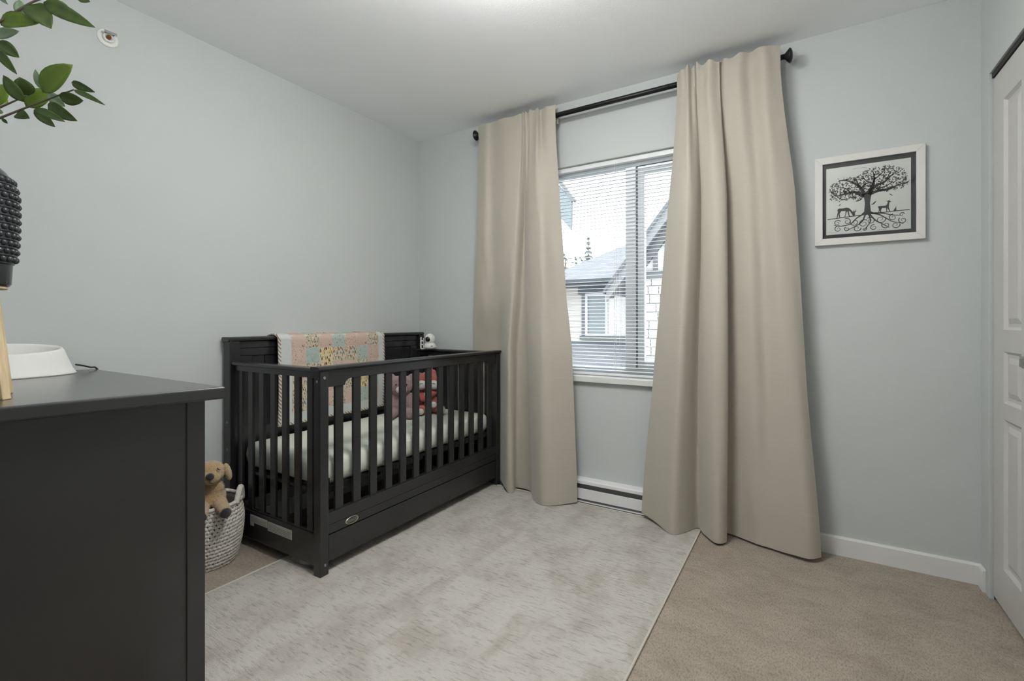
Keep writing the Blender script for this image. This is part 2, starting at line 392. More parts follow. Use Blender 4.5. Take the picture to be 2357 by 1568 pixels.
# ------------------------------------------------------------------ closet bifold doors
def panel_face(y0, y1, z0, z1, x, mold=.016):
    """raised-and-fielded panel sunk into a door face at x (room side is -x)"""
    rings = [(0, 0), (.010, .010), (.022, .010), (.042, .002), ]
    P = []
    for ins, d in rings:
        P.append([(x+d, y0+ins, z0+ins), (x+d, y1-ins, z0+ins), (x+d, y1-ins, z1-ins), (x+d, y0+ins, z1-ins)])
    V, Fc = grid(P, closed_u=True); n = len(V); Fc.append((n-4, n-3, n-2, n-1)); return V, Fc
def leaf_vf(y0, y1, x):
    st = .106; zs = [(.165, .722), (.782, .972), (1.052, 1.905)]
    z0, z1 = .018, 2.025; t = .034
    parts = []
    # face strips around the panels
    edges = [z0]+[q for p in zs for q in p]+[z1]
    F4 = lambda a, b, c, d: ([a, b, c, d], [(0, 1, 2, 3)])
    parts.append(F4((x, y0, z0), (x, y0+st, z0), (x, y0+st, z1), (x, y0, z1)))
    parts.append(F4((x, y1-st, z0), (x, y1, z0), (x, y1, z1), (x, y1-st, z1)))
    for i in range(0, len(edges), 2):
        parts.append(F4((x, y0+st, edges[i]), (x, y1-st, edges[i]), (x, y1-st, edges[i+1]), (x, y0+st, edges[i+1])))
    for a, b in zs: parts.append(panel_face(y0+st, y1-st, a, b, x))
    # sides and back
    parts.append(([(x, y0, z0), (x+t, y0, z0), (x+t, y0, z1), (x, y0, z1), (x, y1, z0), (x+t, y1, z0), (x+t, y1, z1), (x, y1, z1)],
                  [(0, 1, 2, 3), (4, 7, 6, 5), (0, 4, 5, 1), (3, 2, 6, 7), (1, 5, 6, 2)]))
    return join(*parts)
cl = thing('door_1', 'white panelled bifold closet door at the right', 'door', (XR, (CY0+CY1)/2, 0)); cl['kind'] = 'structure'
DXF = XR+.008; lw = (CY1-CY0-.012)/4
for k in range(4):
    y1 = CY1-.006-k*lw; y0 = y1-lw+.003
    lf = mk('door_leaf', leaf_vf(y0, y1, DXF), 'door', cl)
    if k in (0, 3):
        yc = 2.252 if k == 0 else y1-.085
        mk('pull', join(box(DXF-.004, yc-.028, .928, DXF, yc+.028, .964), box(DXF-.016, yc-.024, .932, DXF-.004, yc-.016, .960)), 'nickel', lf, bevel=.0015, label='brushed metal door pull')
mk('jamb_gap_shade', box(XR+.010, CY1-.0058, .004, XR+.020, CY1-.0002, 2.03), 'dark_gap', cl)  # dark strip painting the shadow in the gap beside the door
mk('track', box(XR+.004, CY0, 2.030, XR+.05, CY1, CZ), 'dark_gap', cl, label='dark closet door track')
struct(mk('trim_1', join(box(XR-.004, CY1, 0, XR+.001, CY1+.042, CZ+.03), box(XR-.004, CY0-.042, 0, XR+.001, CY0, CZ+.03), box(XR-.004, CY0, CZ, XR+.001, CY1, CZ+.03)), 'wall', bevel=.001),
       'thin painted casing around the closet opening', 'trim')

# ------------------------------------------------------------------ baseboard heater
ht = thing('baseboard_heater', 'low white electric baseboard heater under the window', 'heater', (-.98, 2.64, 0))
hx0, hx1 = -1.43, -.53
mk('cover_top', prism([(YB, .142), (2.617, .142), (2.610, .136), (2.610, .119), (2.614, .119), (2.614, .134), (YB, .134)], 'x', hx0, hx1), 'heater', ht)
mk('front_panel', box(hx0, 2.610, .030, hx1, 2.616, .091), 'heater', ht, bevel=.0015)
mk('back_plate', box(hx0, 2.660, .016, hx1, YB, .134), 'heater', ht)
mk('grille', box(hx0+.01, 2.626, .089, hx1-.01, 2.632, .121), 'heater_fin', ht)
mk('lower_slot', box(hx0+.01, 2.618, .014, hx1-.01, 2.628, .032), 'heater_fin', ht)
mk('foot_strip', box(hx0, 2.607, .012, hx1, 2.660, .0155), 'heater', ht)
for x in (hx0, hx1-.02): mk('end_cap', box(x, 2.609, .013, x+.02, 2.66, .141), 'heater', ht, bevel=.001)

# ------------------------------------------------------------------ rug
RX0, RX1, RY0, RY1 = -2.01, -0.463, .60, 2.600
rug = thing('area_rug', 'pale grey beige low pile area rug under the crib and window', 'rug', (-1.24, 1.56, 0))
N1, N2 = 70, 90; P = []
for j in range(N2+1):
    y = RY0+(RY1-RY0)*j/N2; row = []
    for i in range(N1+1):
        x = RX0+(RX1-RX0)*i/N1; e = min(i, N1-i, j, N2-j)
        z = .006 if e == 0 else .0105+.0012*math.sin(7*x+3*y)*math.sin(5*y-2*x)
        row.append((x, y, z))
    P.append(row)
mk('pile', grid(P), 'rug', rug, smooth=True)
eb = .008
# far right corner of the rug reaches past the heater towards the wall
mk('binding', join(box(RX0-eb, RY0-eb, 0, RX0, RY1+eb, .009), box(RX1, RY0-eb, 0, RX1+eb, RY1+eb, .009), box(RX0, RY0-eb, 0, RX1, RY0, .009), box(RX0, RY1, 0, RX1, RY1+eb, .009)), 'rug_edge', rug, bevel=.003)

# ------------------------------------------------------------------ curtains and rod
rod = thing('curtain_rod', 'thin black curtain rod with flared end caps above the window', 'curtain rod', (-.97, 2.585, 2.34))
mk('pole', tube([(-1.862, 2.585, 2.337), (-1.0, 2.585, 2.337), (-.082, 2.585, 2.337)], .0125, 14), 'rod', rod, smooth=True)
mk('inner_pole', tube([(-1.6, 2.585, 2.3225), (-.5, 2.585, 2.3225)], .003, 8), 'rod', rod, smooth=True)
for x, s in ((-1.862, -1), (-.082, 1)):
    pr = [(.012, 0), (.014, .002), (.020, .008), (.033, .020), (.034, .024), (.027, .030), (.014, .034)]
    v, f = lathe(pr, n=20)
    mk('end_cap', ([(x+s*p[2], 2.585+p[0], 2.337+p[1]) for p in v], f), 'rod', rod, smooth=True)
for x in (-1.80, -.14):
    mk('bracket', join(box(x-.006, 2.585, 2.318, x+.006, YB, 2.327), box(x-.012, YB-.004, 2.29, x+.012, YB, 2.35)), 'rod', rod, bevel=.001)

CR = [
 [(-0.569, 2.567), (-0.62, 2.585), (-0.7, 2.585), (-0.759, 2.575)],
 [(-0.541, 2.552), (-0.572, 2.555), (-0.627, 2.54), (-0.666, 2.535)],
 [(-0.512, 2.537), (-0.51, 2.525), (-0.547, 2.5), (-0.574, 2.485)],
 [(-0.496, 2.562), (-0.477, 2.55), (-0.506, 2.535), (-0.516, 2.535)],
 [(-0.471, 2.567), (-0.455, 2.595), (-0.472, 2.595), (-0.473, 2.6)],
 [(-0.465, 2.557), (-0.443, 2.56), (-0.439, 2.55), (-0.43, 2.545)],
 [(-0.412, 2.537), (-0.381, 2.53), (-0.372, 2.51), (-0.37, 2.495)],
 [(-0.363, 2.547), (-0.331, 2.545), (-0.323, 2.53), (-0.327, 2.525)],
 [(-0.362, 2.567), (-0.34, 2.6), (-0.337, 2.605), (-0.341, 2.605)],
 [(-0.331, 2.557), (-0.299, 2.585), (-0.284, 2.59), (-0.276, 2.595)],
 [(-0.275, 2.547), (-0.235, 2.565), (-0.21, 2.56), (-0.201, 2.565)],
 [(-0.223, 2.567), (-0.183, 2.575), (-0.155, 2.57), (-0.136, 2.555)],
 [(-0.167, 2.537), (-0.126, 2.55), (-0.082, 2.545), (-0.047, 2.535)],
 [(-0.127, 2.557), (-0.077, 2.56), (-0.025, 2.545), (0.021, 2.525)],
 [(-0.098, 2.567), (-0.04, 2.575), (0.009, 2.565), (0.063, 2.555)]]
CLF = [
 [(-1.848, 2.567), (-1.875, 2.585), (-1.912, 2.605), (-1.95, 2.647), (-1.943, 2.647)],
 [(-1.781, 2.552), (-1.797, 2.565), (-1.815, 2.585), (-1.869, 2.647), (-1.869, 2.647)],
 [(-1.736, 2.567), (-1.749, 2.58), (-1.738, 2.585), (-1.803, 2.645), (-1.821, 2.645)],
 [(-1.619, 2.547), (-1.641, 2.555), (-1.647, 2.565), (-1.727, 2.645), (-1.733, 2.645)],
 [(-1.519, 2.557), (-1.553, 2.55), (-1.579, 2.54), (-1.602, 2.535), (-1.612, 2.535)],
 [(-1.506, 2.567), (-1.527, 2.565), (-1.556, 2.555), (-1.572, 2.55), (-1.563, 2.545)],
 [(-1.493, 2.567), (-1.518, 2.605), (-1.541, 2.605), (-1.57, 2.61), (-1.586, 2.615)],
 [(-1.466, 2.552), (-1.491, 2.585), (-1.494, 2.59), (-1.487, 2.595), (-1.471, 2.605)],
 [(-1.447, 2.562), (-1.461, 2.555), (-1.443, 2.54), (-1.438, 2.53), (-1.413, 2.525)],
 [(-1.39, 2.537), (-1.407, 2.535), (-1.363, 2.51), (-1.355, 2.495), (-1.35, 2.485)],
 [(-1.373, 2.562), (-1.353, 2.53), (-1.322, 2.51), (-1.311, 2.495), (-1.291, 2.485)],
 [(-1.32, 2.552), (-1.307, 2.56), (-1.281, 2.55), (-1.245, 2.535), (-1.212, 2.525)],
 [(-1.278, 2.567), (-1.252, 2.585), (-1.215, 2.585), (-1.176, 2.575), (-1.14, 2.575)]]
def cr1(p0, p1, p2, p3, t): return .5*((2*p1)+(p2-p0)*t+(2*p0-5*p1+4*p2-p3)*t*t+(3*p1-p0-3*p2+p3)*t**3)
def deepen(ctrl, k=1.35, base=2.585):
    out = []
    for c in ctrl:
        row = [c[0]]
        for x, y in c[1:]:
            o = base-y; y2 = base-(o*k if o > 0 else o); row.append((x*y2/y, y2))
        out.append(row)
    return out
def curtain(name, label, ctrl, zs, sub, ztop, hemz, seed, gath=(.5, .3)):
    """ctrl: folds across x rows (x, y); zs: heights of the rows below the heading"""
    rng = random.Random(seed); nrow = len(ctrl[0])
    root = thing(name, label, 'curtain', (sum(c[0][0] for c in ctrl)/len(ctrl), 2.57, .01))
    zk = [zs[0]+.0]+list(zs[1:])
    # dense heights
    hs = []
    for i in range(nrow-1):
        n = 10 if i else 6
        hs += [(i, k/n) for k in range(n)]
    hs.append((nrow-2, 1.0))
    def colpos(ci, i, t):
        a = ctrl[ci]; g = lambda q: Vector(a[max(0, min(nrow-1, q))])
        p = g(i).lerp(g(i+1), t) if False else Vector((cr1(g(i-1)[0], g(i)[0], g(i+1)[0], g(i+2)[0], t), cr1(g(i-1)[1], g(i)[1], g(i+1)[1], g(i+2)[1], t)))
        return p
    nc = len(ctrl)
    def row_pts(cols):
        out = []
        for j in range(nc-1):
            for k in range(sub):
                t = k/sub; g = lambda q: cols[max(0, min(nc-1, q))]
                out.append(tuple(cr1(g(j-1)[d], g(j)[d], g(j+1)[d], g(j+2)[d], t) for d in (0, 1)))
        out.append(tuple(cols[-1])); return out
    P = []
    # heading: ruffle above the rod, pinched at the rod pocket
    ph = [rng.uniform(0, 6) for _ in range(4)]
    top = row_pts([Vector(c[0]) for c in ctrl])
    nt = len(top)
    def gw(i): return math.exp(-((i/(nt-1)-gath[0])/gath[1])**2)
    def pleat(i, z):      # gathers pinched at the rod that fade out below it
        f = 1.0 if z > 2.25 else max(0, (z-1.75)/.5)**1.5
        return -.013*f*gw(i)*(.6+.6*math.sin(i*.95+ph[0]))
    def ruffle(i): return (.006*math.sin(i*.95+ph[0])+.005*math.sin(i*.41+ph[1]))*(.35+gw(i))+.004*math.sin(i*.17+ph[1])
    for dz, push in ((ztop, 0), (ztop-.018, .002), (2.345, .004), (2.318, .002), (2.296, -.002)):
        P.append([(x, y-push+pleat(i, dz)-(.003*math.sin(i*.9+ph[2]) if dz > 2.35 else 0), dz+(ruffle(i) if dz > 2.35 else 0)) for i, (x, y) in enumerate(top)])
    for i, t in hs:
        z0, z1 = zk[i], zk[i+1]; z = z0+(z1-z0)*t
        pts = row_pts([colpos(c, i, t) for c in range(nc)])
        last = (i == nrow-2 and t == 1.0)
        row = []
        for q, (x, y) in enumerate(pts):
            zz = z
            if z < .35: zz = z+(hemz(q/(len(pts)-1))-zk[-1])*(1-z/.35)
            wr = .0018*math.sin(q*.8+z*9+ph[3])*math.sin(z*5+q*.3)
            row.append((x, y+wr+pleat(q, z), zz))
        P.append(row)
    body = mk('panel', grid(P), 'curtain', root, smooth=True)
    so = body.modifiers.new('thick', 'SOLIDIFY'); so.thickness = .0022; so.offset = 0
    body.modifiers.new('split', 'EDGE_SPLIT').split_angle = 1.2
    # back layer of the rod pocket
    B = [[(x, 2.605+.004*math.sin(i*.7), z+(ruffle(i) if z > 2.35 else 0)) for i, (x, y) in enumerate(top)] for z in (ztop-.004, 2.345, 2.31, 2.29)]
    bl = mk('rod_pocket', grid(B), 'curtain', root, smooth=True)
    so = bl.modifiers.new('thick', 'SOLIDIFY'); so.thickness = .0018; so.offset = 0
    bl.modifiers.new('split', 'EDGE_SPLIT').split_angle = 1.2
    # hem seam: a thin stitched fold along the bottom
    seam = [Vector((x, y-.0022, z)) for x, y, z in P[-3]]
    return root
curtain('curtain', 'beige curtain panel hanging left of the window behind the crib', deepen(CLF), [2.27, 1.75, 1.22, .93, .012], 5, 2.385,
        lambda s: .012+(.016 if s < .35 else 0)+(.010*max(0, (s-.85)/.15)), 3, (.62, .22))
curtain('curtain', 'wide beige curtain panel hanging right of the window', deepen(CR), [2.27, 1.70, .75, .012], 5, 2.388,
        lambda s: .012+.030*max(0, 1-s/.12)+.012*max(0, (s-.8)/.2), 5, (.38, .30))

# ------------------------------------------------------------------ crib
cx0, cx1, cy0, cy1 = -2.458, -1.718, 1.258, 2.632
RZ = .0115
crib = thing('crib', 'black wooden convertible crib against the left wall', 'crib', ((cx0+cx1)/2, (cy0+cy1)/2, RZ))
C = 'crib'
bv = .003
# front posts
for y in (cy0, cy1-.042):
    p = mk('post', box(cx1-.045, y, RZ, cx1, y+.042, .874), C, crib, bevel=bv)
# back posts (taller)
for y in (cy0-.010, cy1-.040):
    mk('back_post', box(cx0, y, .0, cx0+.058, y+.05, .985), C, crib, bevel=bv)
# front top rail with curved gussets at both ends
zr, zg, zt = .832, .803, .876
pts = [(cy0+.042, zt), (cy1-.042, zt)]
def gus(y, s):
    out = [(y+s*0, zg), (y+s*.085, zg)]
    for k in range(0, 7):
        a = PI/2*k/6; out.append((y+s*(.085+.045*math.sin(a)*.0+.004+.038*(1-math.cos(a))), zg+(zr-zg)*math.sin(a)))
    out.append((y+s*.15, zr)); return out
g1 = gus(cy0+.042, 1); g2 = gus(cy1-.042, -1)
mk('front_rail', prism([(cy0+.042, zt)]+g1+g2[::-1]+[(cy1-.042, zt)], 'x', cx1-.032, cx1-.006), C, crib, bevel=.002)
def cap_prof(x, w, z0, z1):   # rounded nose cap outline in (x, z)
    h = (z1-z0); out = [(x-w/2+.004, z0), (x+w/2-.004, z0)]
    for k in range(5): a = -PI/2+PI*k/4; out.append((x+w/2-h*.45+h*.45*math.cos(a)+.004, (z0+z1)/2+h/2*math.sin(a)))
    for k in range(5): a = PI/2+PI*k/4; out.append((x-w/2+h*.45+h*.45*math.cos(a)-.004, (z0+z1)/2+h/2*math.sin(a)))
    return out
mk('front_cap', prism(cap_prof(cx1-.020, .052, .876, .893), 'y', cy0-.014, cy1+.004), C, crib, bevel=.001, smooth=False)
# front slats
pitch = .0970; y_first = 1.3425
s0 = mk('slat', box(cx1-.026, y_first, .262, cx1-.012, y_first+.042, .835), C, crib, bevel=.002)
for k in range(1, 13): copy_at(s0, dy=pitch*k)
# bottom rail with grooves, drawer below
mk('bottom_rail', box(cx1-.034, cy0+.042, .216, cx1-.004, cy1-.042, .267), C, crib, bevel=.003)
mk('bottom_rail_lower', box(cx1-.034, cy0+.042, .177, cx1-.005, cy1-.042, .2150), C, crib, bevel=.002)
dr = mk('drawer', box(cx1-.030, cy0+.046, .060, cx1-.006, cy1-.046, .1725), C, crib, bevel=.003)
mk('drawer_box', join(box(cx0+.42, cy0+.075, .062, cx1-.030, cy0+.085, .150), box(cx0+.42, cy1-.085, .062, cx1-.030, cy1-.075, .150), box(cx0+.42, cy0+.085, .058, cx1-.030, cy1-.085, .063), box(cx0+.42, cy0+.085, .063, cx0+.430, cy1-.085, .120)), C, dr)
mk('label', join(box(cx0+.42, cy0+.0735, .118, cx0+.49, cy0+.0750, .146), box(cx0+.515, cy0+.0735, .118, cx0+.585, cy0+.0750, .146), box(cx0+.605, cy0+.0735, .118, cx0+.68, cy0+.0750, .146)), 'label', dr, label='white stickers on the drawer side')
# ends
def end(y, sgn):
    yo0, yo1 = (y+.008, y+.034) if sgn > 0 else (y-.034, y-.008)
    ym = (yo0+yo1)/2
    mk('end_rail', box(cx0+.058, yo0, .842, cx1-.045, yo1, .870), C, crib, bevel=.002)
    pr = [(yy, z) for yy, z in cap_prof(ym, .046, .868, .886)]
    v = prism(pr, 'x', cx0+.03, cx1-.004); mk('end_cap', v, C, crib, bevel=.001)
    e0 = mk('slat', box(-2.375, ym-.007, .165, -2.336, ym+.007, .846), C, crib, bevel=.002)
    for k in range(1, 7): copy_at(e0, dx=.0912*k)
    mk('end_panel', box(cx0+.058, yo0, .045, cx1-.045, yo1, .180), C, crib, bevel=.003)
    mk('corner_foot_rail', box(cx0+.058, ym-.006, .180, cx1-.045, ym+.006, .188), C, crib, bevel=.001)
end(cy0, 1); end(cy1, -1)
# back panel: cap, rails, planks
bx0, bx1 = cx0+.012, cx0+.040
mk('back_cap', prism(cap_prof(cx0+.028, .060, .984, 1.006), 'y', cy0-.018, cy1+.006), C, crib, bevel=.001)
mk('back_rail', box(bx0, cy0+.04, .948, bx1, cy1-.04, .984), C, crib, bevel=.003)
mk('back_rail', box(bx0, cy0+.04, .908, bx1-.003, cy1-.04, .9465), C, crib, bevel=.003)
npk = 9; yw = (cy1-.04-cy0-.04)/npk
pk = mk('plank', box(bx0, cy0+.04+.001, .30, bx1-.010, cy0+.04+yw-.001, .908), C, crib, bevel=.003)
for k in range(1, npk): copy_at(pk, dy=yw*k)
mk('back_rail', box(bx0, cy0+.04, .172, bx1, cy1-.04, .30), C, crib, bevel=.003)
for y in (cy0+.04, cy1-.112): mk('back_stile', box(bx0, y, .30, bx1+.002, y+.072, .908), C, crib, bevel=.003)
# spring support
mk('mattress_support', join(*[box(cx0+.06, y, .335, cx1-.05, y+.025, .350) for y in (cy0+.05, cy0+.35, cy0+.68, cy0+1.0, cy1-.075)],
                            box(cx0+.06, cy0+.05, .335, cx0+.085, cy1-.05, .362), box(cx1-.075, cy0+.05, .335, cx1-.05, cy1-.05, .362)), C, crib)
for y in (cy0+.052, cy1-.06):
    mk('support_bracket', join(box(cx1-.052, y, .33, cx1-.047, y+.03, .40), box(cx0+.060, y, .33, cx0+.065, y+.03, .40)), 'rod', crib)
# bolts
def bolt(p, ax):
    v, f = lathe([(.0065, 0), (.0065, .0012), (.0045, .002), (.0030, .0006)], n=12)
    if ax == 'x': v = [(p[0]+q[2], p[1]+q[0], p[2]+q[1]) for q in v]
    else: v = [(p[0]+q[0], p[1]-q[2], p[2]+q[1]) for q in v]
    mk('bolt', (v, f), 'steel', crib, smooth=True)
bolt((cx1, cy0+.021, .845), 'x'); bolt((cx1, cy0+.024, .055), 'x'); bolt((cx1-.022, cy0, .83), 'y')
bolt((cx0+.033, cy0-.010, .585), 'y'); bolt((cx0+.033, cy0-.010, .45), 'y')
# badge on the bottom rail
bd = mk('badge', ([(cx1-.004+p[2], 1.424+p[0], .197+p[1]) for p in lathe([(1, 0), (1, .002), (.92, .0035), (.86, .003)], n=28)[0]], lathe([(1, 0), (1, .002), (.92, .0035), (.86, .003)], n=28)[1]), 'pewter', crib, smooth=True, label='oval pewter maker badge') if False else None
def oval(cy, cz, ry, rz, x0, prof, n=32):
    P = [[(x0+h, cy+ry*s*math.cos(2*PI*k/n), cz+rz*s*math.sin(2*PI*k/n)) for k in range(n)] for s, h in prof]
    V, Fc = grid(P, closed_u=True); Fc.append(tuple(range((len(prof)-1)*n, len(prof)*n))); return V, Fc
bd = mk('badge', oval(1.424, .1965, .036, .0165, cx1-.005, [(1, 0), (1, .002), (.95, .0035), (.88, .0032), (.85, .0018)]), 'pewter', crib, label='oval pewter maker badge')
mk('badge_field', oval(1.424, .1965, .0300, .0135, cx1-.0032, [(1, 0), (1, .0006)]), 'pewter_dark', bd)
tv, tf = text_vf('GRACO', .0165, .0006)
mk('lettering', ([(cx1-.0020+p[2], 1.424+p[0]*1.0, .1965+p[1]) for p in tv], tf), 'pewter', bd)
# warning labels on the near end panel
for (x0, x1, z0, z1) in ((-2.252, -2.112, .128, .163), (-2.108, -1.925, .118, .160)):
    lb = mk('warning_label', box(x0, cy0+.0070, z0, x1, cy0+.0082, z1), 'label', crib, label='white printed warning label')
    ln = []
    for i in range(5):
        zz = z1-.006-i*(z1-z0-.009)/4.6; xx = x0+.006
        rr = random.Random(i+int(x0*1000))
        while xx < x1-.012:
            w = rr.uniform(.004, .014); ln.append(box(xx, cy0+.0066, zz-.0016, min(xx+w, x1-.005), cy0+.0071, zz)); xx += w+.003
            if i == 0 and xx > x0+.06: break
    mk('print_lines', join(*ln), 'label_ink', lb)
mk('warning_label', box(-2.252, cy0+.0070, .112, -2.222, cy0+.0082, .1285), 'label', crib, label='small tab under the label')

# dark fabric bin under the crib
bn = thing('storage_bin', 'dark navy fabric bin stored low under the crib', 'bin', (-1.87, 1.62, .063))
mk('body', box(-1.97, 1.37, .0635, -1.77, 1.80, .150), 'fabric_box', bn, bevel=.012, smooth=True)
mk('rim', join(box(-1.974, 1.366, .138, -1.766, 1.372, .154), box(-1.974, 1.798, .138, -1.766, 1.804, .154), box(-1.974, 1.372, .138, -1.968, 1.798, .154), box(-1.772, 1.372, .138, -1.766, 1.798, .154)), 'fabric_box', bn)

# mattress
mx0, mx1, my0, my1, mz0, mz1 = -2.392, -1.768, 1.305, 2.585, .362, .475
mt = thing('crib_mattress', 'crib mattress in a pale sage green fitted sheet', 'mattress', (-2.08, 1.94, mz0))
def pillow(x0, x1, y0, y1, z0, z1, r, n=40):
    P = []
    levels = [(0.0, .030, 0), (.06, .012, .006), (.2, .002, 0), (.5, -.002, 0), (.8, .002, 0), (.93, .010, 0), (1.0, .026, 0), (1.015, .06, 0), (1.02, .12, 0)]
    def ring(ins, z):
        out = []; X0, X1, Y0, Y1 = x0+ins, x1-ins, y0+ins, y1-ins; rr = max(.005, r-ins*.3)
        cs = [(X1-rr, Y0+rr, -PI/2), (X1-rr, Y1-rr, 0), (X0+rr, Y1-rr, PI/2), (X0+rr, Y0+rr, PI)]
        for ci, (cx, cy, a0) in enumerate(cs):
            for k in range(7):
                a = a0+PI/2*k/6; out.append((cx+rr*math.cos(a), cy+rr*math.sin(a)))
            nx = cs[(ci+1) % 4]; e0 = out[-1]; a1 = nx[2]; e1 = (nx[0]+rr*math.cos(a1), nx[1]+rr*math.sin(a1))
            m = 26 if ci % 2 == 0 else 12
            for k in range(1, m): out.append((e0[0]+(e1[0]-e0[0])*k/m, e0[1]+(e1[1]-e0[1])*k/m))
        return [(x, y, z) for x, y in out]
    for t, ins, _ in levels:
        rg = ring(ins, z0+(z1-z0)*t)
        if t < .3:   # gathered hem of the fitted sheet
            rg = [(x, y, z+(.012 if t == 0 else .004)*abs(math.sin((x+y)*32))) for x, y, z in rg]
        P.append(rg)
    V, Fc = grid(P, closed_u=True); n = len(P[0])
    Fc.append(tuple(range(n))[::-1]); Fc.append(tuple(range((len(P)-1)*n, len(P)*n))); return V, Fc
mk('fitted_sheet', pillow(mx0, mx1, my0, my1, mz0, mz1, .05), 'sheet', mt, smooth=True)
mk('seam_piping', tube([(mx0+.05, my0+.012, mz1-.012), (mx1-.05, my0+.012, mz1-.012), (mx1-.014, my0+.05, mz1-.012), (mx1-.012, my1-.05, mz1-.012)], .0025, 6), 'sheet', mt)

# ------------------------------------------------------------------ quilt over the back panel
def print_mat(name, ground, inks, scale, kind):
    t = NT(name); t.rough(.9); v = t.obj(); c = ground
    vo = t.add('ShaderNodeTexVoronoi'); vo.inputs['Scale'].default_value = scale; t.l.new(v, vo.inputs['Vector'])
    if kind == 'dots':
        c = t.mix(t.ramp(vo.outputs['Distance'], [(.17, (1, 1, 1, 1)), (.21, (0, 0, 0, 1))]), ground, inks[0])
    elif kind == 'leaves':
        mpv = t.obj((1, 2.4, .9), (.6, 0, 0)); vo2 = t.add('ShaderNodeTexVoronoi'); vo2.inputs['Scale'].default_value = scale*.55; t.l.new(mpv, vo2.inputs['Vector'])
        pal = t.ramp(t.noise(v, scale*.32, 1), [(.36, inks[0]), (.45, inks[1]), (.54, inks[2]), (.63, inks[3 % len(inks)])], 'CONSTANT')
        c = t.mix(t.ramp(vo2.outputs['Distance'], [(.36, (1, 1, 1, 1)), (.42, (0, 0, 0, 1))]), ground, pal)
        c = t.mix(t.ramp(vo.outputs['Distance'], [(.20, (1, 1, 1, 1)), (.26, (0, 0, 0, 1))]), c, inks[0])
    elif kind == 'wash':
        c = t.ramp(t.noise(v, scale, 5, .7), [(.35, inks[0]), (.55, ground), (.75, inks[1])])
    elif kind == 'motif':
        f = t.noise(v, scale, 4, .7); c = t.mix(t.ramp(f, [(.62, (0, 0, 0, 1)), (.67, (1, 1, 1, 1))]), ground, inks[0])
    t.base(c); t.bump(t.noise(v, 45, 3), .5, .006); return t.m
PK, MN, CRM = (.56, .425, .355, 1), (.40, .475, .425, 1), (.56, .505, .40, 1)
BRN, OCH, TEAL, RED = (.045, .035, .030, 1), (.38, .25, .045, 1), (.075, .12, .13, 1), (.45, .12, .07, 1)
QM = {'pd': print_mat('pink_dots', PK, [BRN], 95, 'dots'), 'md': print_mat('mint_dots', MN, [BRN], 85, 'dots'),
      'lf': print_mat('leafy_print', CRM, [BRN, OCH, TEAL, RED], 130, 'leaves'), 'fl': print_mat('floral_print', CRM, [TEAL, OCH, RED, BRN], 90, 'leaves'),
      'mw': print_mat('mint_wash', MN, [(.30, .39, .355, 1), (.45, .53, .49, 1)], 55, 'wash'), 'pk': print_mat('blush_motif', PK, [(.16, .085, .05, 1)], 34, 'motif'),
      'og': print_mat('ochre_sprigs', (.64, .56, .36, 1), [OCH, BRN, RED, TEAL], 80, 'leaves')}
M['quilt_white'] = mat('quilt_white_cotton', (.54, .565, .55, 1), .9, nscale=38, nstr=.6, ndist=.006)
def binding_mat():
    t = NT('striped_binding'); w = t.add('ShaderNodeTexWave'); w.inputs['Scale'].default_value = 30; w.bands_direction = 'DIAGONAL'
    t.l.new(t.obj((1, 1, 1)), w.inputs['Vector'])
    t.base(t.ramp(w.outputs['Fac'], [(.70, (.58, .57, .53, 1)), (.72, (.09, .07, .05, 1)), (.93, (.36, .16, .09, 1))], 'CONSTANT')); t.rough(.9); return t.m
M['binding'] = binding_mat()
qx = cx0+.040                       # face of the back panel
QY0, QY1 = 1.485, 2.225
quilt = thing('quilt', 'patchwork baby quilt in pink and mint draped over the crib back', 'quilt', (qx+.03, (QY0+QY1)/2, .50))
def qpath(s, off=0.0):
    """position along the drape: s=0 at the front hem, rising over the cap and down the back"""
    zb, zt = .525, 1.012
    L1 = zt-.022-zb
    if s < L1:
        z = zb+s; x = qx+.040+.014*(1-s/L1)*math.sin(2.2*(s/L1))+ (0 if z < .95 else .0)
        return (x+off, z)
    a = (s-L1)/.034; 
    if a < PI:
        return (cx0+.028+(.034+.012+off)*math.cos(a)*1.15, .990+(.024+off)*math.sin(a))
    return (cx0-.0105-off*.3, .990-(s-L1-.034*PI))
LQ1 = 1.012-.022-.525
def qpt(y, s, off=0.0, wav=True):
    x, z = qpath(s, off); u = (y-QY0)/(QY1-QY0)
    w = .006*math.sin(u*11+s*4)*max(0, 1-s/LQ1) if wav else 0
    lean = -.012*(1-s/LQ1) if s < LQ1 else 0
    zz = z-(.018*(1-u) if s < LQ1 else 0)*(1-s/LQ1)*-1*0
    return (x+w, y+lean*(u-.5)*0, zz+.010*math.sin(u*PI)*(0 if s > LQ1 else (1-s/LQ1))*0)
S = [i*.0255 for i in range(0, int(LQ1/.0255)+1)]+[LQ1+.034*PI*k/7 for k in range(8)]+[LQ1+.034*PI+.03*k for k in range(1, 5)]
ny = 30
P = [[qpt(QY0+(QY1-QY0)*j/ny, s) for j in range(ny+1)] for s in S]
cl_ = mk('backing', grid(P), 'quilt_white', quilt, smooth=True)
so = cl_.modifiers.new('thick', 'SOLIDIFY'); so.thickness = .007; so.offset = 0
cl_.modifiers.new('split', 'EDGE_SPLIT').split_angle = 1.2
rows = [
 ['fl', 'mw', 'pk', 'lf', 'pk', 'md', 'pd'],
 ['lf', 'fl', 'pk', 'fl', 'lf', 'og', 'mw'],
 ['pk', 'lf', 'og', 'pd', 'pk', 'lf', 'pd'],
 ['pd', 'mw', 'og', 'fl', 'fl', 'md', 'pd'],
 ['pk', 'lf', 'pk', 'md', 'pd', 'pk', 'lf'],
 ['pd', 'md', 'fl', 'pk', 'mw', 'lf', 'pk']]
py0, py1 = QY0+.072, QY1-.050; pw = (py1-py0)/7; ps0 = .060; ph_ = .0875
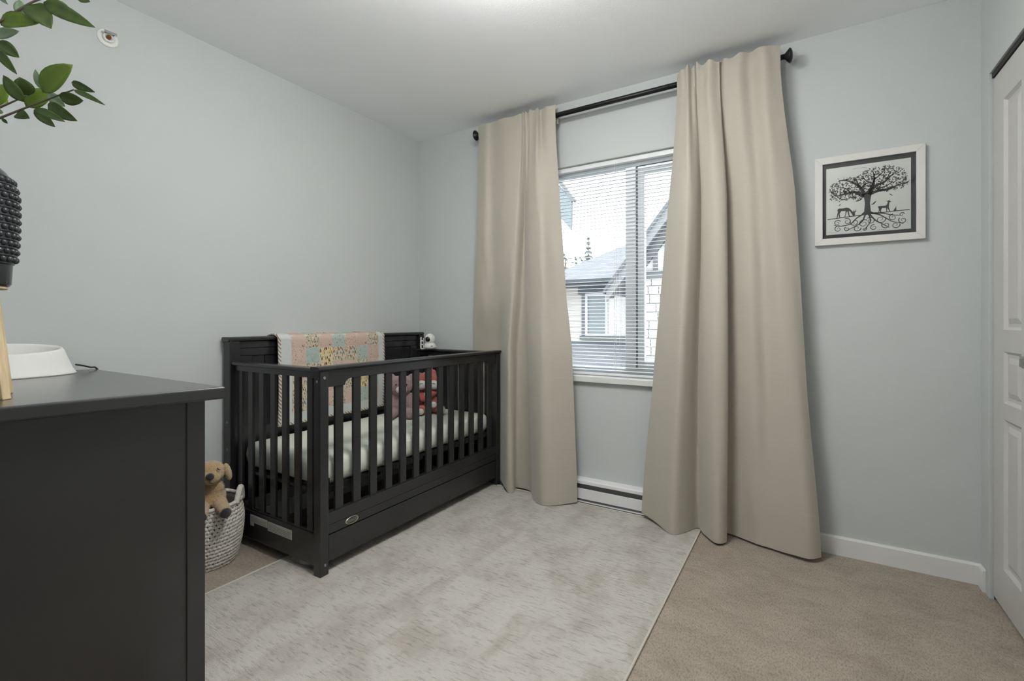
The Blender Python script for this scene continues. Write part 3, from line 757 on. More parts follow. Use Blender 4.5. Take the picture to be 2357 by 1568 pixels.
for ri, rw in enumerate(rows):
    for ci, kk in enumerate(rw):
        ya, yb_ = py0+ci*pw+.0006, py0+(ci+1)*pw-.0006; sa, sb = ps0+ri*ph_+.0006, ps0+(ri+1)*ph_-.0006
        PP = []
        for a in range(5):
            s = sa+(sb-sa)*a/4; rw_ = []
            for b in range(5):
                y = ya+(yb_-ya)*b/4; edge = (a in (0, 4)) or (b in (0, 4))
                rw_.append(qpt(y, s, .0042 if edge else .0062))
            PP.append(rw_)
        mk('patch', grid(PP), QM[kk], quilt, smooth=True)
# striped binding around the edge
bp = [[qpt(y, s, o) for y, o in ((QY0-.003, -.002), (QY0-.004, .004), (QY0+.010, .006), (QY0+.012, .004))] for s in S]
mk('binding', grid(bp), 'binding', quilt, smooth=True)
bp = [[qpt(y, s, o) for y, o in ((QY1+.003, -.002), (QY1+.004, .004), (QY1-.010, .006), (QY1-.012, .004))] for s in S]
mk('binding', grid(bp), 'binding', quilt, smooth=True)
bp = [[qpt(QY0+(QY1-QY0)*j/ny, s, o) for j in range(ny+1)] for s, o in ((-.003, -.002), (-.003, .004), (.010, .006), (.012, .004))]
mk('binding', grid(bp), 'binding', quilt, smooth=True)

# ------------------------------------------------------------------ plush toys
def blob(name, parts, m, parent, voxel=.005, smooth_it=4):
    V, Fc = join(*parts)
    me = bpy.data.meshes.new(name); me.from_pydata(V, [], Fc); o = bpy.data.objects.new(name, me); COL.objects.link(o)
    r = o.modifiers.new('r', 'REMESH'); r.mode = 'VOXEL'; r.voxel_size = voxel
    s = o.modifiers.new('s', 'SMOOTH'); s.iterations = smooth_it; s.factor = .5
    dg = bpy.context.evaluated_depsgraph_get(); dg.update()
    m2 = bpy.data.meshes.new_from_object(o.evaluated_get(dg)); o.modifiers.clear(); o.data = m2; bpy.data.meshes.remove(me)
    m2.name = name
    for p in m2.polygons: p.use_smooth = True
    m2.materials.clear(); m2.materials.append(M[m]); o.parent = parent; return o
def limb(a, b, r0, r1, n=6):
    a, b = Vector(a), Vector(b)
    return [sph(tuple(a.lerp(b, k/(n-1))), r0+(r1-r0)*k/(n-1), 12, 8) for k in range(n)]
# local axes of a toy: +x to the viewer's right, -y towards the viewer
FACE = math.radians(41)
# mauve bear
t = thing('plush_bear', 'mauve teddy bear sitting on the mattress beside the quilt', 'soft toy', (-2.195, 2.205, .478), FACE)
blob('body', [sph((0, 0, .075), (.066, .056, .080)), sph((0, -.005, .105), (.058, .050, .06)), sph((0, -.022, .195), (.072, .062, .060)), sph((-.02, -.02, .22), (.05, .05, .04)), sph((.02, -.02, .22), (.05, .05, .04)),
              *limb((-.055, -.01, .125), (-.072, -.055, .055), .026, .023), *limb((.055, -.01, .125), (.070, -.055, .058), .026, .023),
              *limb((-.045, -.03, .03), (-.058, -.115, .030), .032, .030), *limb((.045, -.03, .03), (.058, -.105, .030), .032, .031),
              sph((-.062, -.012, .248), (.026, .014, .028)), sph((.064, -.012, .245), (.026, .014, .028))], 'fur_bear', t)
mz = mk('muzzle', join(sph((.004, -.083, .180), (.034, .020, .024))), 'fur_white', t, smooth=True, local=True, label='cream muzzle')
mk('nose', sph((.004, -.101, .190), (.010, .006, .007)), 'fur_black', mz, smooth=True) if False else mk('nose', sph((.004, -.1015, .190), (.010, .006, .007)), 'fur_bear', t, smooth=True, local=True)
for x in (-.028, .036): mk('eye', sph((x, -.079, .212), .0052), 'black_gloss', t, smooth=True, local=True)
for x, y in ((-.060, -.143), (.060, -.133)): mk('foot_pad', sph((x, y, .031), (.021, .006, .022)), 'fur_bear', t, smooth=True, local=True)
# red fox
t = thing('plush_fox', 'red fox plush with white cheeks and closed eyes leaning in the crib', 'soft toy', (-2.13, 2.385, .478), FACE-.05)
blob('body', [sph((0, 0, .07), (.062, .052, .078)), sph((0, -.004, .115), (.052, .045, .06)), sph((.0, -.02, .205), (.072, .060, .060)), sph((0, -.02, .225), (.060, .052, .052)),
              *limb((-.050, -.01, .145), (-.030, -.060, .098), .022, .021), *limb((.050, -.01, .145), (.022, -.062, .130), .022, .021),
              *limb((-.04, -.03, .03), (-.040, -.10, .030), .028, .030), *limb((.045, -.02, .03), (.085, -.085, .034), .028, .032), *limb((.030, -.03, .045), (.038, -.075, .066), .026, .027),
              *limb((-.046, -.005, .245), (-.058, -.002, .256), .020, .013, 4), *limb((.020, -.010, .245), (.032, -.008, .266), .036, .022, 4)], 'fur_fox', t)
for s in (-1, 1):
    ck = mk('cheek', sph((s*.038, -.060, .192), (.038, .026, .030), rot=(0, s*.5, s*.35)), 'fur_white', t, smooth=True, local=True, label='white cheek')
    arc = [(s*.038+.010*math.cos(a), -.0875+.002*abs(math.cos(a)), .199+.006*math.sin(a)) for a in [PI*k/6 for k in range(7)]]
    mk('closed_eye', tube(arc, .0013, 5), 'thread', t, local=True)
mk('nose', sph((0, -.086, .185), (.009, .007, .007)), 'fur_black', t, smooth=True, local=True)
mk('chest_bib', sph((-.006, -.045, .115), (.026, .010, .028)), 'fur_white', t, smooth=True, local=True, label='cream chest patch')
for p, rr in (((-.040, -.128, .030), (.021, .005, .021)), ((.096, -.114, .034), (.021, .007, .023)), ((.040, -.101, .068), (.020, .005, .020))):
    mk('paw_pad', sph(p, rr, rot=(0, 0, .35 if p[0] > .08 else 0)), 'fur_white', t, smooth=True, local=True)
# basket
BKX, BKY = -2.303, 1.092
bk = thing('woven_basket', 'cream crocheted rope basket holding the plush dog beside the crib', 'basket', (BKX, BKY, 0))
BP = [(.118, .004), (.128, .03), (.140, .08), (.148, .14), (.150, .19), (.145, .235), (.138, .262)]
def brad(z):
    for (r0, z0), (r1, z1) in zip(BP, BP[1:]):
        if z0 <= z <= z1: return r0+(r1-r0)*(z-z0)/(z1-z0)
    return BP[-1][0]
mk('lining', lathe([(r-.010, z) for r, z in BP]+[(BP[-1][0]-.018, .25), (.10, .21), (.10, .05)], (BKX, BKY, 0), 30), 'rope_gap_shade', bk, smooth=True)  # near-black colour stands in for the shade between the stitches
W = []; rowh = .0155; nr = 17; nst = 54
for i in range(nr):
    z = .010+i*rowh; R = brad(z)
    for k in range(nst):
        a = 2*PI*(k+.5*(i % 2))/nst+random.uniform(-.012, .012)
        for s in (-1, 1):     # each stitch is a little V of rope
            a2 = a+s*.024
            W.append(sph((BKX+R*math.cos(a2), BKY+R*math.sin(a2), z+random.uniform(-.0012, .0012)), (.0048, .0074, .0098), 6, 5, rot=(s*.55, 0, a2)))
wv = mk('weave', join(*W), 'rope', bk, smooth=True); wv['kind'] = 'stuff'
rim = [(BKX+.139*math.cos(2*PI*k/40), BKY+.139*math.sin(2*PI*k/40), .270+.002*math.sin(k*2.1)) for k in range(41)]
mk('rim', tube(rim, .009, 8), 'rope', bk, smooth=True)
for ang in (.78, .78+PI):
    hp = []
    for k in range(13):
        q = (k/12-.5)*1.0; a = ang+q*.55; rr = .142; hp.append((BKX+rr*math.cos(a), BKY+rr*math.sin(a), .262+.062*math.cos(q*PI)))
    mk('handle', tube(smooth_path(hp, 2), .0125, 8), 'rope', bk, smooth=True)
# plush dog sitting on the basket
DFX = math.radians(60)
t = thing('plush_dog', 'tan plush puppy with black nose sitting on the basket', 'soft toy', (-2.205, 1.085, .255), DFX)
t.location = (-2.225, 1.078, .262)
blob('body', [sph((0, .01, .045), (.058, .050, .060)), sph((.002, .005, .085), (.050, .044, .050)), sph((0, -.012, .160), (.056, .052, .050)), sph((0, -.048, .146), (.040, .034, .030)),
              *limb((.030, -.01, .020), (.056, -.105, .010), .032, .026), *limb((-.035, -.01, .020), (-.028, -.105, .008), .032, .026),
              *limb((-.048, 0, .10), (-.062, -.035, .040), .022, .020)], 'fur_dog', t)
for s in (-1, 1):
    mk('ear', join(sph((s*.062, -.008, .152), (.015, .026, .040), rot=(0, s*-.25, 0))), 'fur_dog', t, smooth=True, local=True)
mk('nose', sph((.001, -.082, .160), (.0165, .011, .015)), 'fur_black', t, smooth=True, local=True, label='black nose')
for s in (-1, 1):
    mk('eye', tube([(s*.026, -.060, .187), (s*.030, -.061, .180), (s*.036, -.056, .177)], .0022, 5), 'thread', t, local=True)
mk('mouth', tube([(.001, -.084, .146), (.001, -.083, .132), (.012, -.080, .128)], .0012, 5), 'thread', t, local=True)
for p, rz in (((.061, -.128, .010), .3), ((-.028, -.131, .008), 0)):
    mk('foot_pad', sph(p, (.022, .007, .021), rot=(0, 0, rz)), 'fur_black', t, smooth=True, local=True, label='black foot pad')

# ------------------------------------------------------------------ baby camera on the crib rail
bc = thing('baby_monitor_camera', 'white round baby monitor camera clamped to the crib corner', 'camera', (-2.285, 2.575, .886), math.radians(35))
mk('base', lathe([(.040, .006), (.046, .010), (.047, .018), (.040, .034), (.030, .046)], (0, 0, 0), 24), 'plastic', bc, smooth=True, local=True)
mk('head', sph((0, 0, .074), (.037, .037, .038), 20, 14), 'plastic', bc, smooth=True, local=True)
lens = mk('lens', sph((-.010, -.031, .072), (.0185, .010, .0185), 18, 10), 'black_gloss', bc, smooth=True, local=True, label='black lens')
mk('badge', box(.010, -.0455, .022, .026, -.0430, .026), 'label_ink', bc, local=True)
mk('clamp', join(box(-.066, -.020, .004, -.058, .012, .086), box(-.060, -.020, .0, .030, .018, .007), box(-.060, -.020, .030, -.044, -.012, .036), box(-.060, -.020, .056, -.044, -.012, .062), box(-.046, -.020, .010, -.042, -.014, .080)), 'plastic', bc, bevel=.002, local=True)

# ------------------------------------------------------------------ dresser and what stands on it
DZt = .890
dre = thing('dresser', 'black brown wooden dresser in the left foreground', 'dresser', (-1.95, .43, 0))
sk = .17                                            # the near end is not quite square to the wall
fx = lambda y: -1.456-(.747-y)*sk
def quadprism(y0, y1, xl, off, z0, z1):
    poly = [(xl, y0), (fx(y0)-off, y0), (fx(y1)-off, y1), (xl, y1)]
    return prism(poly, 'z', z0, z1)
mk('top', quadprism(.125, .747, -2.470, 0, DZt-.036, DZt), 'dresser', dre, bevel=.006, seg=3)
mk('end_panel', quadprism(.17, .690, -1.60, .052, .012, DZt-.036), 'dresser', dre, bevel=.002)
def end_strip(y0, y1, z0, z1, off0, off1):
    poly = [(fx(y0)-off1, y0), (fx(y0)-off0, y0), (fx(y1)-off0, y1), (fx(y1)-off1, y1)]
    return prism(poly, 'z', z0, z1)
mk('end_stile', end_strip(.668, .713, .012, DZt-.036, .045, .075), 'dresser', dre, bevel=.002)
mk('end_stile', end_strip(.150, .195, .0, DZt-.036, .045, .075), 'dresser', dre, bevel=.002)
mk('carcass', box(-2.45, .16, .07, -1.63, .690, DZt-.036), 'dresser', dre)
dn = 3
for r in range(3):
    for c in range(2):
        x0 = -2.44+c*.43; z0 = .10+r*.25
        d = mk('drawer_front', box(x0, .690, z0, x0+.42, .708, z0+.24), 'dresser', dre, bevel=.003)
        mk('knob', sph((x0+.21, .718, z0+.12), (.014, .012, .014), 12, 8), 'nickel', d, smooth=True)
for x in (-2.44, -2.40): pass
mk('leg', box(-2.455, .66, 0, -2.41, .705, .07), 'dresser', dre); mk('leg', box(-2.455, .16, 0, -2.41, .205, .07), 'dresser', dre)

# white oval dish with sloping sides
dsh = thing('oval_dish', 'low white oval dish with sloping sides on the dresser', 'dish', (-2.345, .44, DZt))
def dish(n=44):
    prof = [(1.0, 1.0, .0), (1.0, 1.0, .006), (.965, .975, .014), (.90, .935, .035), (.82, .885, .065), (.765, .845, .092), (.735, .82, .101), (.70, .79, .101), (.665, .765, .094), (.62, .73, .070), (.56, .68, .030), (.46, .56, .020)]
    P = []
    for a, b, z in prof:
        P.append([(-2.345+.118*a*math.cos(2*PI*k/n), .44+.215*b*math.sin(2*PI*k/n), DZt+z*(.97-.16*math.cos(2*PI*k/n))) for k in range(n)])
    V, Fc = grid(P, closed_u=True); Fc += [tuple(range(n))[::-1], tuple(range((len(P)-1)*n, len(P)*n))]; return V, Fc
mk('shell', dish(), 'dish', dsh, smooth=True)
mk('foot_ring', lathe([(1, 0), (1, .002)], (-2.345, .44, DZt), 40, .110, .206), 'dark_gap', dsh) if False else None
tag(mk('power_cord', tube(smooth_path([(-2.345, .655, DZt+.03), (-2.37, .685, DZt+.022), (-2.40, .715, DZt+.012), (-2.43, .742, DZt+.004), (-2.462, .756, DZt-.05), (-2.466, .757, .45)], 5), .0032, 8), 'cord', smooth=True),
    'thin black power cord running off the back of the dresser', 'cord')

# planter on wooden legs
PX, PY = -1.764, .281
pl = thing('footed_planter', 'black beaded ceramic planter on pale wooden legs on the dresser', 'planter', (PX, PY, DZt))
z0p, z1p = 1.172, 1.474
pp = [(r*.80, z) for r, z in [(.060, 0), (.098, .0), (.103, .006), (.106, .055), (.1065, .058), (.112, .066), (.116, .12), (.1175, .19), (.1165, .235), (.108, .265), (.092, .290), (.080, .300), (.074, .300), (.076, .27)]]
mk('pot', lathe([(r, z) for r, z in pp], (PX, PY, z0p), 44, cap1=False), 'black_pot', pl, smooth=True)
beads = []
for i in range(11):
    z = z0p+.068+i*.0198
    t_ = (z-z0p)
    for (r0, a), (r1, b) in zip(pp, pp[1:]):
        if a <= t_ <= b and b > a: R = r0+(r1-r0)*(t_-a)/(b-a)
    nb = 30
    for k in range(nb):
        a = 2*PI*(k+.5*(i % 2))/nb; beads.append(sph((PX+R*math.cos(a), PY+R*math.sin(a), z), (.0075, .0075, .0078), 8, 6))
bo = mk('beads', join(*beads), 'black_pot', pl, smooth=True); bo['kind'] = 'stuff'
ridges = []
for i in range(12):
    z = z0p+.058+i*.0198; t_ = z-z0p
    for (r0, a), (r1, b) in zip(pp, pp[1:]):
        if a <= t_ <= b and b > a: R = r0+(r1-r0)*(t_-a)/(b-a)
    ridges.append(tube([(PX+R*math.cos(2*PI*k/40), PY+R*math.sin(2*PI*k/40), z) for k in range(41)], .0032, 6))
mk('ridges', join(*ridges), 'black_pot', pl, smooth=True)
mk('soil', lathe([(.02, 0), (.060, 0), (.060, .004), (.02, .008)], (PX, PY, z0p+.255), 24), 'soil', pl, smooth=True)
mk('stand_plate', lathe([(.02, -.008), (.074, -.008), (.076, -.006), (.076, -.001), (.074, 0), (.02, 0)], (PX, PY, z0p), 30), 'wood', pl)
for k in range(4):
    a = YAW+PI/2*k; ca, sa = math.cos(a), math.sin(a)
    top, bot = Vector((PX+.062*ca, PY+.062*sa, z0p-.004)), Vector((PX+.098*ca, PY+.098*sa, DZt))
    w = .0105; tx, ty = -sa*w, ca*w; rx, ry = ca*w, sa*w
    V = []
    for c in (bot, top):
        V += [(c.x+tx+rx, c.y+ty+ry, c.z), (c.x-tx+rx, c.y-ty+ry, c.z), (c.x-tx-rx, c.y-ty-ry, c.z), (c.x+tx-rx, c.y+ty-ry, c.z)]
    mk('leg', (V, [(0, 1, 2, 3), (4, 7, 6, 5), (0, 4, 5, 1), (1, 5, 6, 2), (2, 6, 7, 3), (3, 7, 4, 0)]), 'wood', pl, bevel=.002)
# leafy plant in the planter
plant = thing('leafy_plant', 'green leafy branches growing from the black planter', 'plant', (PX, PY, z0p+.262))
st = [[[PX+.01, PY, z0p+.26], [-1.715, .285, 1.50], [-1.669, 0.296, 1.549], [-1.634, 0.318, 1.568], [-1.563, 0.362, 1.601], [-1.484, 0.411, 1.636]],
      [[PX, PY-.01, z0p+.26], [-1.725, .280, 1.51], [-1.687, 0.285, 1.565], [-1.634, 0.318, 1.593], [-1.579, 0.352, 1.622]],
      [[PX-.01, PY+.01, z0p+.26], [-1.738, .285, 1.60], [-1.687, 0.285, 1.757], [-1.634, 0.318, 1.798], [-1.572, 0.356, 1.842], [-1.537, 0.378, 1.855], [-1.475, 0.416, 1.86]],
      [[PX, PY+.012, z0p+.26], [-1.75, .30, 1.62], [-1.70, .30, 1.78], [-1.66, .31, 1.87], [-1.60, .34, 1.90]]]
for s in st:
    sp = smooth_path(s, 5); n = len(sp)
    mk('stem', tube(sp, [.0042-.0026*i/(n-1) for i in range(n)], 7), 'stem', plant, smooth=True)
LEAVES = [
 ((-1.556, 0.342, 1.597), (-1.562, 0.31, 1.647), 0.029, 0), ((-1.565, 0.351, 1.618), (-1.553, 0.334, 1.651), 0.0415, 0),
 ((-1.497, 0.360, 1.612), (-1.432, 0.395, 1.673), 0.050, 1), ((-1.628, 0.361, 1.611), (-1.598, 0.401, 1.66), 0.0415, 1),
 ((-1.579, 0.377, 1.648), (-1.568, 0.364, 1.687), 0.0156, 2), ((-1.492, 0.409, 1.655), (-1.428, 0.433, 1.625), 0.0187, 0),
 ((-1.449, 0.401, 1.622), (-1.359, 0.43, 1.577), 0.0124, 0), ((-1.484, 0.384, 1.611), (-1.468, 0.424, 1.611), 0.0311, 0),
 ((-1.573, 0.387, 1.64), (-1.561, 0.416, 1.616), 0.0259, 2), ((-1.569, 0.386, 1.612), (-1.485, 0.417, 1.564), 0.0311, 0),
 ((-1.542, 0.357, 1.584), (-1.491, 0.397, 1.556), 0.0187, 0), ((-1.591, 0.367, 1.597), (-1.575, 0.401, 1.563), 0.0228, 0),
 ((-1.643, 0.348, 1.592), (-1.582, 0.357, 1.57), 0.027, 0), ((-1.642, 0.323, 1.572), (-1.645, 0.333, 1.563), 0.0083, 0),
 ((-1.571, 0.358, 1.84), (-1.504, 0.376, 1.77), 0.0518, 0), ((-1.543, 0.372, 1.843), (-1.407, 0.427, 1.768), 0.0332, 0),
 ((-1.575, 0.395, 1.874), (-1.554, 0.434, 1.83), 0.0311, 0), ((-1.639, 0.319, 1.801), (-1.545, 0.364, 1.789), 0.0415, 1),
 ((-1.69, 0.322, 1.782), (-1.646, 0.354, 1.798), 0.0259, 2), ((-1.683, 0.324, 1.77), (-1.667, 0.358, 1.741), 0.0311, 0),
 ((-1.644, 0.313, 1.736), (-1.594, 0.338, 1.671), 0.0207, 0), ((-1.605, 0.345, 1.855), (-1.593, 0.348, 1.801), 0.0228, 2),
 ((-1.44, 0.406, 1.84), (-1.401, 0.417, 1.82), 0.0187, 0), ((-1.67, 0.325, 1.883), (-1.614, 0.327, 1.838), 0.0145, 2),
 ((-1.615, 0.287, 1.765), (-1.601, 0.305, 1.689), 0.0311, 0), ((-1.634, 0.297, 1.859), (-1.594, 0.325, 1.901), 0.0373, 0),
 ((-1.595, 0.339, 1.859), (-1.556, 0.353, 1.914), 0.0373, 0), ((-1.6, 0.386, 1.882), (-1.53, 0.408, 1.918), 0.0353, 0),
 ((-1.676, 0.284, 1.639), (-1.615, 0.301, 1.681), 0.0353, 0), ((-1.694, 0.294, 1.575), (-1.656, 0.301, 1.517), 0.027, 0)]
def leaf(a, b, w, rng):
    a, b = Vector(a), Vector(b); ax = (b-a); L = ax.length; ax.normalize()
    view = Vector((.80, -.50, -.30)); view += Vector((rng.uniform(-.35, .35), rng.uniform(-.35, .35), rng.uniform(-.35, .35)))
    side = ax.cross(view).normalized(); nrm = side.cross(ax).normalized()
    P = []
    for i in range(9):
        t = i/8; hw = w/2*math.sin(PI*min(1, t**.82))**.72 if 0 < t < 1 else 0.0006
        c = a+ax*(L*t)+nrm*(.05*L*math.sin(PI*t))
        P.append([tuple(c+side*hw*q+nrm*abs(q)*hw*.28) for q in (-1, -.5, 0, .5, 1)])
    V, Fc = grid(P); return V, Fc
lr = random.Random(2)
# fuller side of the plant, away from the picture
for k in range(5):
    a = 2.2+k*.42; top = Vector((PX+.16*math.cos(a), PY-.01+.10*math.sin(a), z0p+.50+.09*(k % 3)))
    sp = smooth_path([(PX, PY, z0p+.26), tuple(Vector((PX, PY, z0p+.26)).lerp(top, .5)+Vector((0, 0, .05))), tuple(top)], 6)
    mk('stem', tube(sp, [.0038-.0024*i/(len(sp)-1) for i in range(len(sp))], 6), 'stem', plant, smooth=True)
    for q in range(4, len(sp)):
        d = Vector((lr.uniform(-.6, .2), lr.uniform(-.5, .35), lr.uniform(-.4, .7))).normalized()*lr.uniform(.05, .075)
        LEAVES.append((tuple(sp[q]), tuple(sp[q]+d), lr.uniform(.026, .042), 0 if lr.random() < .7 else 1))
for a, b, w, k in LEAVES:
    l = mk('leaf', leaf(a, b, w, lr), ('leaf', 'leaf_bright', 'leaf_pale')[k], plant, smooth=True)
    s = l.modifiers.new('t', 'SOLIDIFY'); s.thickness = .0007

# ------------------------------------------------------------------ sprinkler head on the wall
sp = thing('wall_sprinkler', 'white round recessed sprinkler head high on the left wall', 'sprinkler', (XL, .794, 2.267))
def onwall(vf): return [(XL+p[2], .794+p[0], 2.267+p[1]) for p in vf[0]], vf[1]
mk('escutcheon', onwall(lathe([(.0375, 0), (.0375, .002), (.034, .005), (.024, .007), (.021, .003), (.012, .002)], n=36)), 'plastic', sp, smooth=True)
mk('cup', onwall(lathe([(.020, .002), (.019, .012), (.013, .014), (.011, .006)], n=28)), 'plastic', sp, smooth=True)
mk('bulb', onwall(lathe([(.009, .004), (.008, .014), (.005, .022), (.001, .024)], n=16)), 'brass', sp, smooth=True)
mk('deflector', join(box(XL+.026, .774, 2.277, XL+.028, .816, 2.287), box(XL+.010, .779, 2.279, XL+.027, .782, 2.284), box(XL+.010, .808, 2.279, XL+.027, .811, 2.284)), 'steel', sp)

# ------------------------------------------------------------------ framed print
PXL, PXR, PZ0, PZ1 = .0405, .4395, 1.439, 1.8475
pic = thing('framed_print', 'white framed black and white print of a spreading tree', 'picture', (.24, YB, PZ0))
fw = .0305; fy0, fy1 = YB-.021, YB
def rail(a, b, c, d): return a
for nm, poly in (('left', [(PXL, PZ0), (PXL+fw, PZ0+fw), (PXL+fw, PZ1-fw), (PXL, PZ1)]), ('right', [(PXR, PZ0), (PXR, PZ1), (PXR-fw, PZ1-fw), (PXR-fw, PZ0+fw)]),
                 ('bot', [(PXL, PZ0), (PXR, PZ0), (PXR-fw, PZ0+fw), (PXL+fw, PZ0+fw)]), ('top', [(PXL, PZ1), (PXL+fw, PZ1-fw), (PXR-fw, PZ1-fw), (PXR, PZ1)])):
    mk('frame_rail', prism(poly, 'y', fy0, fy1), 'frame', pic, bevel=.0012)
mk('mat_board', box(PXL+fw-.002, YB-.008, PZ0+fw-.002, PXR-fw+.002, YB-.005, PZ1-fw+.002), 'matboard', pic)
qx0, qx1, qz0, qz1 = .0855, .3925, 1.487, 1.7965
paper = mk('paper', box(qx0, YB-.0095, qz0, qx1, YB-.008, qz1), 'paper', pic, bevel=.0005)
YI = YB-.0097
def to3(pts): return [(qx0+(qx1-qx0)*a, YI, qz0+(qz1-qz0)*b) for a, b in pts]
ink = []
def poly(pts): ink.append((to3(pts), [tuple(range(len(pts)))]))
def strip(pts, w0, w1):
    n = len(pts); V = []
    for i, p in enumerate(pts):
        a = pts[max(0, i-1)]; b = pts[min(n-1, i+1)]; dx, dy = b[0]-a[0], b[1]-a[1]; l = math.hypot(dx, dy) or 1
        w = (w0+(w1-w0)*i/(n-1))/2; V += [(p[0]-dy/l*w, p[1]+dx/l*w), (p[0]+dy/l*w, p[1]-dx/l*w)]
    ink.append((to3(V), [(2*i, 2*i+1, 2*i+3, 2*i+2) for i in range(n-1)]))
def bez(p, n=14): return [(v.x, v.y) for v in smooth_path([(a, b, 0) for a, b in p], n)]
# trunk, main limbs
poly([(.435, .275), (.465, .30), (.475, .42), (.465, .50), (.43, .56), (.50, .57), (.56, .57), (.545, .50), (.535, .42), (.545, .30), (.59, .265), (.51, .255)])
limbs = [[(.46, .52), (.36, .60), (.24, .595), (.15, .575), (.09, .60)], [(.47, .55), (.42, .66), (.34, .74), (.25, .79), (.17, .80)], [(.50, .56), (.56, .66), (.585, .76), (.57, .88)],
         [(.53, .57), (.60, .66), (.70, .70), (.78, .78), (.86, .84)], [(.53, .55), (.63, .585), (.76, .595), (.87, .64), (.95, .66)], [(.57, .70), (.50, .74), (.45, .80)], [(.58, .75), (.66, .82), (.72, .90)],
         [(.60, .62), (.72, .64), (.80, .70)], [(.40, .68), (.38, .76), (.33, .82)], [(.30, .60), (.26, .66), (.20, .69)], [(.44, .50), (.40, .47), (.36, .47)], [(.55, .66), (.50, .68), (.46, .70)]]
tw = []
for i, l in enumerate(limbs):
    b = bez(l, 6); strip(b, .048 if i < 5 else .020, .006); tw.append(b)
rp = random.Random(9)
def leafy(x, y, s, a):
    c, d = math.cos(a), math.sin(a); poly([(x-c*s, y-d*s), (x+d*s*.38, y-c*s*.38), (x+c*s, y+d*s), (x-d*s*.38, y+c*s*.38)])
cnt = 0
while cnt < 720:
    x, y = rp.uniform(.03, .97), rp.uniform(.44, .95)
    ok = ((x-.30)/.27)**2+((y-.66)/.17)**2 < 1 or ((x-.66)/.30)**2+((y-.75)/.19)**2 < 1 or ((x-.80)/.18)**2+((y-.66)/.09)**2 < 1 or ((x-.17)/.14)**2+((y-.58)/.09)**2 < 1
    if not ok or (.42 < x < .60 and y < .58): continue
    leafy(x, y, rp.uniform(.013, .020), rp.uniform(0, PI)); cnt += 1
for b in tw:
    for k in range(2, len(b), 2):
        p = b[k]; a = rp.uniform(0, 2*PI); strip([p, (p[0]+.05*math.cos(a), p[1]+.05*abs(math.sin(a)))], .006, .003)
# ground line
strip([(.015, .235), (.2, .245), (.4, .255), (.6, .262), (.8, .268), (.985, .27)], .012, .012)
def shape(pts, ox, oy, s, flip=1): poly([(ox+flip*a*s, oy+b*s) for a, b in pts])
deer = [(0, .42), (-.02, .50), (.08, .53), (.45, .52), (.55, .60), (.60, .78), (.56, .84), (.50, .90), (.60, .87), (.64, .90), (.72, .97), (.70, .87), (.80, .82), (.78, .77), (.70, .75), (.68, .55), (.66, .42), (.70, .22), (.76, 0), (.71, 0), (.62, .22), (.58, .34), (.56, .20), (.56, 0), (.51, 0), (.50, .20), (.48, .34), (.25, .36), (.18, .22), (.20, 0), (.15, 0), (.10, .22), (.05, 0), (.0, 0), (.05, .24), (.04, .36)]
shape(deer, .63, .262, .185)
doe = [(0, .48), (.02, .58), (.10, .62), (.30, .60), (.50, .63), (.64, .57), (.76, .42), (.84, .30), (.86, .46), (.90, .32), (1.0, .50), (.96, .32), (1.06, .38), (.93, .24), (.95, .12), (.90, .05), (.84, .04), (.78, .18), (.70, .32), (.62, .42), (.62, .30), (.68, .02), (.63, .02), (.56, .26), (.53, .40), (.46, .22), (.42, .0), (.37, .0), (.43, .24), (.44, .42), (.22, .44), (.12, .28), (.16, 0), (.11, 0), (.06, .26), (.0, 0), (-.05, 0), (.0, .28), (.03, .40)]
shape(doe, .14, .243, .23)
shape([(0, 0), (.3, 0), (.34, .3), (.30, .5), (.36, .85), (.28, .6), (.24, .9), (.20, .55), (.10, .42), (-.05, .15)], .81, .268, .085)
bird = [(0, 0), (.3, .12), (.6, .45), (1, .62), (.75, .25), (.5, -.05), (.2, -.12)]
shape(bird, .41, .665, .10); shape(bird, .70, .745, .06); shape(bird, .90, .69, .055); shape(bird, .80, .50, .045, -1); shape(bird, .15, .43, .04); shape(bird, .545, .40, .07)
shape([(0, 0), (.5, 0), (.7, .3), (.55, .5), (.3, .45), (.1, .8), (-.2, .7), (-.15, .3)], .22, .61, .06)
# curling roots
def spiral(cx, cy, r, turns, a0, s=1, w=.012):
    pts = [(cx+r*(1-.82*k/26)*math.cos(a0+s*2*PI*turns*k/26), cy+.98*r*(1-.82*k/26)*math.sin(a0+s*2*PI*turns*k/26)) for k in range(27)]; strip(pts, w, w*.35)
for cx, cy, r, tn, a0, s in ((.14, .17, .045, 1.3, .5, 1), (.26, .18, .05, 1.3, 2.2, -1), (.15, .08, .05, 1.3, 1.2, 1), (.35, .16, .055, 1.4, 2.6, 1), (.38, .07, .05, 1.2, 0, -1), (.46, .13, .06, 1.4, .8, 1),
                             (.54, .16, .055, 1.4, 2.3, -1), (.58, .06, .045, 1.3, 1.4, 1), (.66, .17, .06, 1.4, .4, -1), (.72, .08, .05, 1.3, 2.8, 1), (.80, .18, .05, 1.3, 1.6, 1), (.83, .07, .05, 1.3, .2, -1), (.91, .13, .05, 1.4, 2.4, 1), (.90, .21, .03, 1.2, .3, 1), (.26, .07, .035, 1.3, 2.0, 1), (.47, .05, .03, 1.2, 1.0, -1)):
    spiral(cx, cy, r, tn, a0, s)
for l in ([(.46, .27), (.38, .22), (.30, .14), (.18, .12), (.10, .14)], [(.48, .26), (.44, .16), (.36, .10), (.24, .04)], [(.52, .26), (.54, .16), (.50, .08), (.46, .03)], [(.55, .27), (.64, .24), (.72, .18), (.80, .12), (.92, .08)], [(.58, .27), (.68, .255), (.78, .22), (.88, .20)], [(.53, .26), (.60, .16), (.68, .10), (.76, .04)]):
    strip(bez(l, 5), .020, .008)
